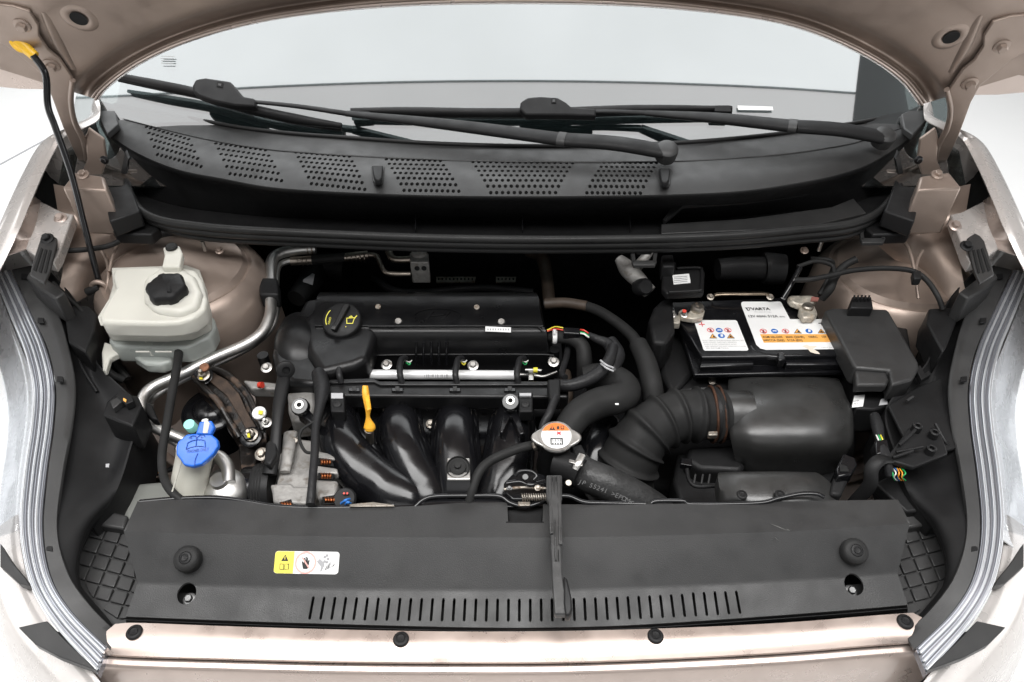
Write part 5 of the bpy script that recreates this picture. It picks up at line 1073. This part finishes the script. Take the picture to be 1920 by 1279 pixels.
for x, k in ((1431, 'no'), (1452, 'must'), (1472.5, 'no'), (1496, 'a'), (1516.5, 'book'), (1540.5, 'b')): pict(x, 622 if k in ('no',) else 621.6, k, l2)
bpoly('orange_band', [(1425, 627.5), (1552.5, 627.3), (1559.6, 642), (1432, 643.2)], LORA, l2, .0009)
btext('AGM 60L-DIN', 1430, 634.8, 1467, 4, INK, l2, bold=.01); btext('60Ah (20HR)', 1473.5, 634.8, 1508.5, 4, INK, l2, bold=.01); btext('100RC', 1515.5, 634.8, 1533.5, 4, INK, l2, bold=.01); btext('12V', 1540.5, 634.6, 1550.5, 4, INK, l2, bold=.01)
btext('640CCA (SAE)', 1432, 640.9, 1471, 4, INK, l2, bold=.01); btext('512A (EN)', 1476.5, 640.9, 1505, 4, INK, l2, bold=.01)
btext('Clarios Germany', 1540, 653.3, 1571, 1.8, INKG, l2, nm='small_print')
bpoly('torn_patch', [(1504, 650), (1512, 647), (1518, 650), (1532, 650), (1524, 655), (1534, 661), (1537, 665), (1528, 664), (1519, 661), (1514, 655)], M('torn_paper', (.74, .66, .55), .7), l2, .0012)
tubep('carry_handle', [(1408, 650, .84), (1416, 662, .838), (1436, 668, .838), (1462, 671, .838)], [4, 6, 6, 7], GLOSS, bt); slab('handle_end', [(1458, 660), (1470, 660), (1474, 674), (1460, 676)], .848, .016, GLOSS, bt, .002)
# positive terminal
pt = thing('positive_terminal', 'corroded brass battery clamp with a red topped nut on the left post', 'battery clamp', (1300, 590, .84))
slab('clamp_body', [(1290, 586), (1300, 576), (1316, 573), (1322, 582), (1318, 594), (1300, 598), (1288, 596), (1278, 594), (1272, 584), (1280, 578)], .856, .010, LEAD, pt, .002)
lathe('post', (1307, 581, .856), [(.0105, 0), (.0105, .006), (.0085, .009), (.003, .0095)], ZINCD, pt)
bolt((1283, 590, .857), 7, ZINC, pt, 'stud'); bolt((1283, 584, .868), 4, WRED, pt, 'slot'); bolt((1261, 590, .852), 7, ZINC, pt, 'stud')
slab('fuse_link', [(1256, 590), (1276, 592), (1275, 606), (1256, 606)], .850, .012, LEAD, pt, .001)
ng = thing('negative_terminal', 'whitish corroded lead clamp on the right battery post with a thick black cable', 'battery clamp', (1515, 585, .84))
slab('clamp_bar', [(1477, 556), (1484, 553), (1524, 553), (1534, 560), (1522, 569), (1500, 572), (1484, 566)], .862, .012, LEAD, ng, .003)
slab('clamp_ring', [(1500, 572), (1512, 566), (1528, 572), (1534, 588), (1526, 596), (1506, 596), (1498, 584)], .857, .012, LEAD, ng, .003)
lathe('post', (1514, 578, .856), [(.009, 0), (.009, .005), (.007, .007)], ZINCD, ng)
slab('red_mark', [(1522, 556), (1536, 558), (1534, 564), (1520, 564)], .864, .002, M('faded_red', (.26, .10, .08), .7), ng, 0)
tubep('cable', [(1540, 560, .86), (1556, 540, .88), (1566, 518, .89), (1584, 498, .90), (1606, 486, .91)], [8, 9, 8, 7, 7], RUB, ng)
tubep('thin_cable', [(1536, 552, .87), (1552, 524, .885), (1562, 500, .89), (1556, 488, .90), (1520, 484, .90)], 4, RUB, ng)
hb_ = thing('battery_hold_down', 'brownish steel hold down strap behind the battery lid', 'bracket', (1390, 555, .84))
tubep('strap', [(1338, 556, .85), (1346, 552, .855), (1390, 551, .857), (1436, 551, .855), (1446, 556, .85)], 4.5, M('strap_steel', (.25, .20, .15), .35, 1, noise=(.3, 80)), hb_, flat=.6)
for x in (1332, 1444): bolt((x, 557, .852), 7, ZINCD, hb_)
tc = thing('terminal_cover', 'black hinged terminal cover standing open with a small paper label', 'terminal cover', (1285, 540, .85))
slab('cover_lid', [(1242, 492), (1268, 490), (1270, 502), (1314, 500), (1322, 508), (1320, 546), (1250, 550), (1242, 540)], .895, .014, BLKD, tc, .003, 3)
slab('cover_stem', [(1240, 478), (1262, 476), (1266, 500), (1242, 500)], .915, .03, BLKD, tc, .003)
tubep('cover_rim', [(1270, 503, .898), (1310, 502, .898), (1316, 510, .898), (1315, 540, .898), (1308, 545, .898), (1254, 548, .898)], 3, BLKD, tc)
pb = slab('paper_label', [(1261, 516), (1292, 513), (1295, 530), (1263, 533)], .8965, .001, WHT, tc, 0)
for i in range(4): slab('label_line', [(1264, 519+i*3.3), (1289, 517+i*3.3), (1289, 518+i*3.3), (1264, 520+i*3.3)], .8972, .0004, INKG, pb, 0)
slab('fuse_holder', [(1242, 560), (1262, 558), (1266, 620), (1248, 645), (1224, 642), (1216, 600), (1226, 575)], .86, .06, BLKD, tc, .006, 3)
# fuse box
fb = thing('fuse_box', 'large matt black fuse box with a sloping lid to the right of the battery', 'fuse box', (1640, 640, .70))
slab('lid', [(1546, 582), (1560, 577), (1662, 579), (1668, 584), (1722, 678), (1724, 690), (1712, 712), (1672, 722), (1668, 694), (1606, 690), (1600, 684)], .868, .035, BLK, fb, .004, 3)
slab('front_lid', [(1603, 689), (1658, 688), (1668, 712), (1664, 722), (1606, 722)], .862, .016, BLK, fb, .004, 3)
slab('lower_body', [(1560, 600), (1700, 600), (1720, 720), (1680, 728), (1606, 730)], .828, .10, BLKD, fb, .004)
slab('seam_lip', [(1600, 724), (1672, 724), (1674, 732), (1600, 732)], .838, .004, BLK, fb, .001)
slab('connector_body', [(1600, 736), (1665, 734), (1668, 760), (1640, 768), (1604, 766)], .826, .05, BLKD, fb, .003)
for q in ([(1602, 742), (1622, 740), (1618, 762), (1597, 764)], [(1652, 748), (1664, 746), (1664, 758), (1648, 760)]):
    z = .828; b_ = slab('part_label', q, z, .001, WHT if q[0][0] < 1640 else GREYL, fb, 0)
FL = Fr(W(1601, 758, .8285), (W(1615, 756, .8285)-W(1601, 758, .8285)).normalized(), Vector((0, 1, 0)))
FL.text('RELAY BOX', 0, .004, .0034, INK, fb, sx=.55, rot=0); FL.text('NO. 12', 0.0, -.001, .003, INK, fb, sx=.7)
slab('lid_catch', [(1716, 690), (1726, 684), (1734, 700), (1742, 694), (1746, 702), (1728, 712)], .865, .01, BLKD, fb, .001)
slab('rear_connector', [(1598, 556), (1634, 556), (1638, 578), (1594, 577)], .885, .03, BLKD, fb, .002)
for i in range(5): slab('connector_tooth', [(1601+i*7, 553), (1604+i*7, 553), (1604+i*7, 560), (1601+i*7, 560)], .892, .006, BLKD, fb, .0005)
# wiper arms
def wiper(lab, pivot, joint, tip, conn, blade, extra, zo=.03):
    w = thing('wiper', lab, 'wiper', G(*pivot, .02), 'windscreen wipers')
    g = lambda p, o: G(p[0], p[1], o)
    PZ, JZ = W(*pivot, 1.058), W(*joint, 1.066 if pivot[0] < 1400 else 1.075)
    tube('arm_base', [PZ, PZ.lerp(JZ, .5)+Vector((0, 0, .004)), JZ], [.0180, .0175, .0165], BLKD, w, flat=.55, seg=16)
    d = (g(tip, .022)-JZ).normalized()
    tube('knuckle', [JZ-d*.003, JZ+d*.010], [.0168, .0168], BLK, w, flat=.6, n=1, seg=16)
    tube('arm', [JZ+d*.010, JZ.lerp(g(tip, .022), .5)+Vector((0, 0, .002)), g(tip, .022)], [.0160, .0140, .0075], BLKD, w, flat=.55, seg=16)
    tube('arm_tip', [g(tip, .022), g(((tip[0]+conn[0])/2+15, (tip[1]+conn[1])/2+2), .023), g((conn[0]+20, conn[1]+8), .024)], [.0065, .0055, .0045], BLKD, w, flat=.6)
    lathe('pivot_cap', PZ, [(.0165, -.012), (.0178, .004), (.0170, .0085), (.013, .0115), (.006, .0125)], BLK, w, axis=(0, -.4, 1), seg=32)
    n0 = len(blade); tube('blade_spoiler', [g(p, .012) for p in blade], [.006]+[.0085]*(n0-2)+[.005], BLKD, w, flat=1.0, seg=12)
    tube('blade_rubber', [g((p[0], p[1]+6), .004) for p in blade], .0035, RUB, w, flat=1.4, seg=8)
    return w
w1_ = wiper('nearer wiper arm with its pivot cap above the cowl centre, blade toward the left', (1250, 285), (1058, 262), (650, 213), (420, 180), [(222, 143), (300, 160), (380, 177), (470, 204), (560, 224), (640, 236)], 0)
w2_ = wiper('farther wiper arm with its pivot cap at the right end of the cowl', (1657, 258), (1490, 237), (1210, 212), (1040, 203), [(658, 209), (760, 210), (900, 212), (1040, 211), (1200, 206), (1372, 204)], 0)
def gp_(nm, pts, o, t, w, mat=BLKD, bev=.0015): return prism(nm, [G(x, y, o) for x, y in pts], -WSN*t, mat, w, bev, 3)
gp_('connector', [(360, 160), (366, 148), (385, 145), (432, 152), (446, 168), (456, 180), (478, 184), (478, 200), (440, 198), (400, 190), (372, 180), (361, 172)], .034, .016, w1_, BLKD, .004)
gp_('release_button', [(407, 153), (418, 155), (417, 164), (406, 162)], .0355, .002, w1_, VOID, 0); gp_('button_insert', [(409, 156), (415, 157), (414, 161), (409, 160)], .036, .001, w1_, BLK, 0)
gp_('connector', [(974, 205), (976, 190), (990, 182), (1012, 180), (1046, 182), (1060, 190), (1072, 200), (1118, 203), (1118, 218), (1060, 216), (985, 216)], .034, .016, w2_, BLKD, .004)
gp_('release_button', [(1034, 184), (1043, 184), (1043, 193), (1034, 193)], .0355, .002, w2_, VOID, 0); gp_('button_insert', [(1036, 186), (1041, 186), (1041, 191), (1036, 191)], .036, .001, w2_, BLK, 0)
gp_('blade_end_cap', [(1340, 197), (1370, 197), (1373, 210), (1340, 209)], .018, .010, w2_); gp_('blade_end_cap', [(656, 206), (692, 204), (694, 212), (658, 214)], .018, .010, w2_)
# latch lever and latch
lv = thing('latch_release_lever', 'long ribbed black bonnet release lever hanging over the radiator cover', 'latch lever', (1050, 1000, .86))
lpts = [(1024, 890), (1054, 890), (1054, 936), (1048, 945), (1051, 1000), (1055, 1075), (1058, 1100), (1070, 1130), (1066, 1152), (1040, 1152), (1036, 1100), (1032, 1010), (1030, 945), (1024, 932)]
def lz(y): return .880 - max(0, y-940)*.00011
slab('lever', [(x, y, lz(y)) for x, y in lpts], .86, .009, LEVER, lv, .002, 3)
for x0, x1, y0, y1 in ((1027, 1034, 892, 1000), (1037, 1040, 892, 1050), (1044, 1051, 892, 1020)):
    slab('lever_rib', [(x0, y0, lz(y0)+.003), (x1, y0, lz(y0)+.003), (x1+4, y1, lz(y1)+.003), (x0+4, y1, lz(y1)+.003)], .86, .004, LEVER, lv, .001)
for x in (1035.5, 1041.5): slab('lever_groove', [(x, 895, lz(895)+.0006), (x+2, 895, lz(895)+.0006), (x+7, 1052, lz(1052)+.0006), (x+5, 1052, lz(1052)+.0006)], .86, .0006, VOID, lv, 0)
slab('lever_grip', [(x, y, lz(y)+.002) for x, y in [(1057, 1078), (1064, 1086), (1072, 1120), (1073, 1142), (1069, 1154), (1060, 1154), (1057, 1130)]], .86, .014, BLKD, lv, .003, 3)
lt = thing('bonnet_latch', 'glossy black bonnet latch mechanism with coil spring behind the radiator cover', 'bonnet latch', (985, 915, .80))
slab('latch_plate', [(944, 905), (960, 888), (1000, 882), (1024, 890), (1024, 925), (1010, 938), (960, 938), (946, 925)], .845, .012, GBLK, lt, .003)
tubep('latch_hook', [(966, 892, .868), (975, 884, .872), (995, 884, .872), (1006, 892, .87), (1000, 900, .868)], 3.5, GBLK, lt)
tubep('latch_pawl', [(950, 905, .86), (975, 902, .864), (995, 908, .864), (1022, 902, .86)], 5, GBLK, lt, flat=.6)
tubep('latch_bar', [(945, 918, .858), (980, 914, .858), (1024, 916, .858)], 3, ZINCD, lt)
sp_pts = [W(978+i*.62, 932, .858)+Vector((0, math.cos(i*.9)*.0042, math.sin(i*.9)*.0042)) for i in range(75)]
tube('coil_spring', sp_pts, .0009, ZINCD, lt, n=1, seg=6)
bolt((985, 895, .876), 6, GBLK, lt, 'slot'); bolt((1008, 915, .862), 6, ZINCD, lt); bolt((955, 915, .862), 6, GBLK, lt)
slab('latch_tongue', [(970, 940), (995, 940), (994, 948), (972, 948)], .855, .003, ZINCD, lt, .001)
# heater and vacuum hoses in the middle right
hh = thing('heater_hose', 'long black rubber hose arching over from the engine to the right centre', 'hose', (1180, 650, .75))
tubep('hose', [(1020, 572, .835), (1060, 568, .84), (1110, 578, .845), (1150, 600, .85), (1185, 630, .85), (1198, 655, .848)], [9, 9, 10, 10, 11, 12], DEEP if False else RUB, hh)
tubep('sleeve', [(1196, 645, .852), (1212, 680, .85), (1222, 720, .84), (1226, 760, .82)], [17, 19, 20, 20], RUB, hh, seg=22)
tubep('brown_sleeve', [(1022, 570, .838), (1060, 568, .843), (1100, 574, .846)], 10, BRNH, hh)
bh = thing('breather_hose', 'short black breather hose with a white spring clip at the end of the cam cover', 'hose', (1070, 640, .8))
tubep('hose', [(1030, 632, .845), (1052, 632, .85), (1075, 636, .85), (1092, 650, .845), (1096, 680, .83), (1098, 715, .80)], [9, 12, 13, 14, 15, 17], RUB, bh, seg=20)
cc = W(1040, 632, .85); u1, w1, _ = frame(Vector((1, 0, 0)))
tube('spring_clip', [cc+u1*math.cos(a)*.0098+w1*math.sin(a)*.0098 for a in [i*math.pi/8 for i in range(16)]], .0035, WHT, bh, closed=True, n=1, seg=8, flat=.35)
tubep('clip_tab', [(1040, 626, .862), (1040, 618, .868)], 3, WHT, bh, n=1)
wc = thing('cam_sensor_plug', 'black sensor plug with red and green wires at the right end of the engine', 'wiring plug', (1070, 620, .85))
slab('plug_body', [(1056, 613), (1088, 614), (1088, 626), (1056, 624)], .868, .014, GLOSS, wc, .002)
for i, (m_, dy) in enumerate(((WRED, -2), (WGRN, 3), (WWHT, 5))):
    tubep('coloured_wire', [(1088, 620+dy, .865), (1096, 622+dy, .868), (1104, 628+dy, .864)], 1.6, m_, wc, n=3, seg=6)
for m_, dy in ((WYEL, -3), (WRED, 1)): tubep('coloured_wire', [(1056, 618+dy, .862), (1040, 616+dy, .862), (1026, 621+dy*.5, .858)], 1.4, m_, wc, n=3, seg=6)
tubep('taped_loom', [(1104, 628, .862), (1120, 636, .862), (1140, 645, .86), (1150, 660, .86)], [6, 8, 11, 13], TAPE, wc)
tubep('loom_down', [(1145, 640, .858), (1158, 665, .858), (1150, 690, .858), (1152, 715, .85)], [12, 14, 13, 8], TAPE, wc)
tubep('spur_loom', [(1066, 645, .83), (1062, 670, .83), (1054, 700, .84), (1060, 708, .845)], 6, TAPE, wc)
bc_ = thing('brake_fluid_union', 'grey metal brake pipe union half hidden under the seal right of centre', 'pipe union', (1195, 520, .85))
tubep('union_body', [(1160, 484, .90), (1178, 505, .89), (1200, 528, .875), (1218, 548, .865)], [9, 17, 15, 14], CAST, bc_)
tubep('union_neck', [(1195, 500, .89), (1212, 480, .90), (1220, 465, .91)], [10, 9, 8], CAST, bc_)
lathe('black_plug', (1205, 538, .878), [(.014, -.012), (.014, .008), (.011, .012)], BLKD, bc_, axis=(.3, -.7, .6))
bk = thing('brake_booster', 'dark round booster housing in shadow behind the battery', 'brake booster', (1400, 510, .75))
tubep('booster_tube', [(1345, 505, .86), (1380, 503, .86), (1430, 503, .86)], [20, 22, 22], BLKD, bk, seg=24)
tubep('booster_end', [(1430, 503, .86), (1440, 503, .86), (1470, 505, .86)], [28, 30, 28], BLKD, bk, seg=28, n=3)
rw = thing('right_wing_cable', 'black cable clipped across the champagne strut tower on the right', 'cable', (1640, 510, .9))
tubep('cable', [(1490, 525, .90), (1520, 524, .905), (1560, 516, .91), (1600, 507, .915), (1660, 503, .92), (1710, 508, .92), (1738, 526, .915), (1758, 555, .905), (1768, 580, .89)], 5, RUB, rw)
slab('cable_clip', [(1712, 507), (1728, 507), (1729, 522), (1714, 522)], .932, .014, BLKD, rw, .002)
tubep('bracket_bar', [(1468, 560, .87), (1485, 530, .89), (1500, 502, .90)], 5, GBLK, rw, n=1)
tubep('far_cable', [(1495, 500, .90), (1530, 490, .905), (1560, 498, .90), (1564, 515, .895)], 4, RUB, rw)
rc2 = thing('right_connector_cluster', 'taped wiring loom with a black plug and coloured wires at the right front corner', 'wiring connector', (1660, 870, .78))
slab('plug', [(1568, 878), (1582, 850), (1604, 858), (1608, 872), (1596, 890), (1572, 894)], .852, .03, GLOSS, rc2, .002); slab('plug_mouth', [(1574, 870), (1588, 874), (1592, 884), (1576, 884)], .854, .002, VOID, rc2, 0)
slab('plug', [(1566, 886), (1594, 892), (1578, 930), (1556, 926)], .84, .03, BLKD, rc2, .004)
tubep('taped_loom', [(1640, 780, .84), (1645, 800, .845), (1650, 825, .85), (1655, 850, .855), (1662, 870, .855), (1668, 890, .845)], [9, 11, 9, 13, 10, 10], TAPE, rc2)
tubep('strap', [(1672, 862, .862), (1650, 862, .868), (1634, 880, .86), (1630, 910, .84), (1600, 945, .80)], [8, 12, 13, 13, 12], BLKD, rc2, flat=.4)
slab('harness_block', [(1640, 826), (1664, 822), (1670, 848), (1644, 852)], .862, .02, GLOSS, rc2, .002)
for i, m_ in enumerate((WGRN, WWHT, WBLU, WORA, WORA, WGRN)):
    x = 1674+i*4; tubep('coloured_wire', [(x-4, 878, .85), (x+(i%3)*2, 887, .852+.003*(i%2)), (x+1-(i%2)*3, 895, .848), (x+4, 901, .838)], 1.3, m_, rc2, n=4, seg=6)
for i, m_ in enumerate((WWHT, WGRN, WYEL)): tubep('coloured_wire', [(1643+i*4, 816, .858), (1646+i*4, 822, .86), (1648+i*4, 828, .858)], 1.4, m_, rc2, n=3, seg=6)
# battery tray, extra depth clutter
ty = thing('battery_tray', 'black battery tray and bracket with a single screw below the battery', 'battery tray', (1330, 720, .68))
slab('tray', [(1262, 690), (1410, 700), (1600, 698), (1600, 730), (1400, 740), (1330, 730), (1268, 735)], .79, .06, BLKD, ty, .005)
slab('tray_side', [(1240, 600), (1285, 640), (1300, 700), (1262, 740), (1240, 700)], .80, .12, BLKD, ty, .006)
bolt((1335, 714, .795), 8, ZINCD, ty, 'hex')
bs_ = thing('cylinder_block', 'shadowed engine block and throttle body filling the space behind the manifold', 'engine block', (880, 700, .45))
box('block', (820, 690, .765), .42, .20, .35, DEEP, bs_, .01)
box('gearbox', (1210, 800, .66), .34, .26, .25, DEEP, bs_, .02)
tubep('throttle_body', [(1110, 880, .76), (1120, 840, .77), (1130, 800, .76)], [34, 36, 34], GLOSS, bs_, seg=24)
tubep('knock_pipe', [(1060, 700, .80), (1064, 740, .80), (1060, 790, .80), (1058, 840, .80)], 11, BRNH, bs_)
tubep('starter_lead', [(1100, 730, .81), (1130, 760, .79), (1160, 800, .77), (1150, 880, .76)], 7, TAPE, bs_)
hs_ = thing('heat_shield', 'dim perforated metal heat shield strips in the gloom behind the engine', 'heat shield', (880, 530, .7))
for x0, x1, y in ((818, 892, 524), (930, 968, 524), (862, 892, 555)):
    slab('shield_strip', [(x0, y-5), (x1, y-5), (x1-2, y+4), (x0, y+5)], .79, .003, ZINCD, hs_, 0)
    for i in range(int((x1-x0)/7)): slab('strip_hole', [(x0+3+i*7, y-3), (x0+6+i*7, y-3), (x0+6+i*7, y+1), (x0+3+i*7, y+1)], .7908, .0005, VOID, hs_, 0)
rh = thing('rear_shadow_hoses', 'dark duct and hoses half lost in shadow behind the engine cover', 'hoses', (600, 540, .7))
tubep('duct', [(555, 560, .78), (580, 530, .78), (600, 500, .78), (650, 505, .78)], [18, 22, 26, 24], BLKD, rh)
tubep('dark_hose', [(990, 470, .80), (1015, 480, .80), (1025, 520, .79), (1030, 570, .78)], [12, 13, 12, 12], BRNH, rh)
tubep('dark_hose', [(700, 520, .77), (740, 545, .77), (800, 548, .77), (900, 540, .77), (1000, 548, .77)], 7, DEEP, rh)
slab('grey_tag', [(572, 508), (590, 514), (586, 534), (568, 528)], .80, .001, INKG, rh, 0)
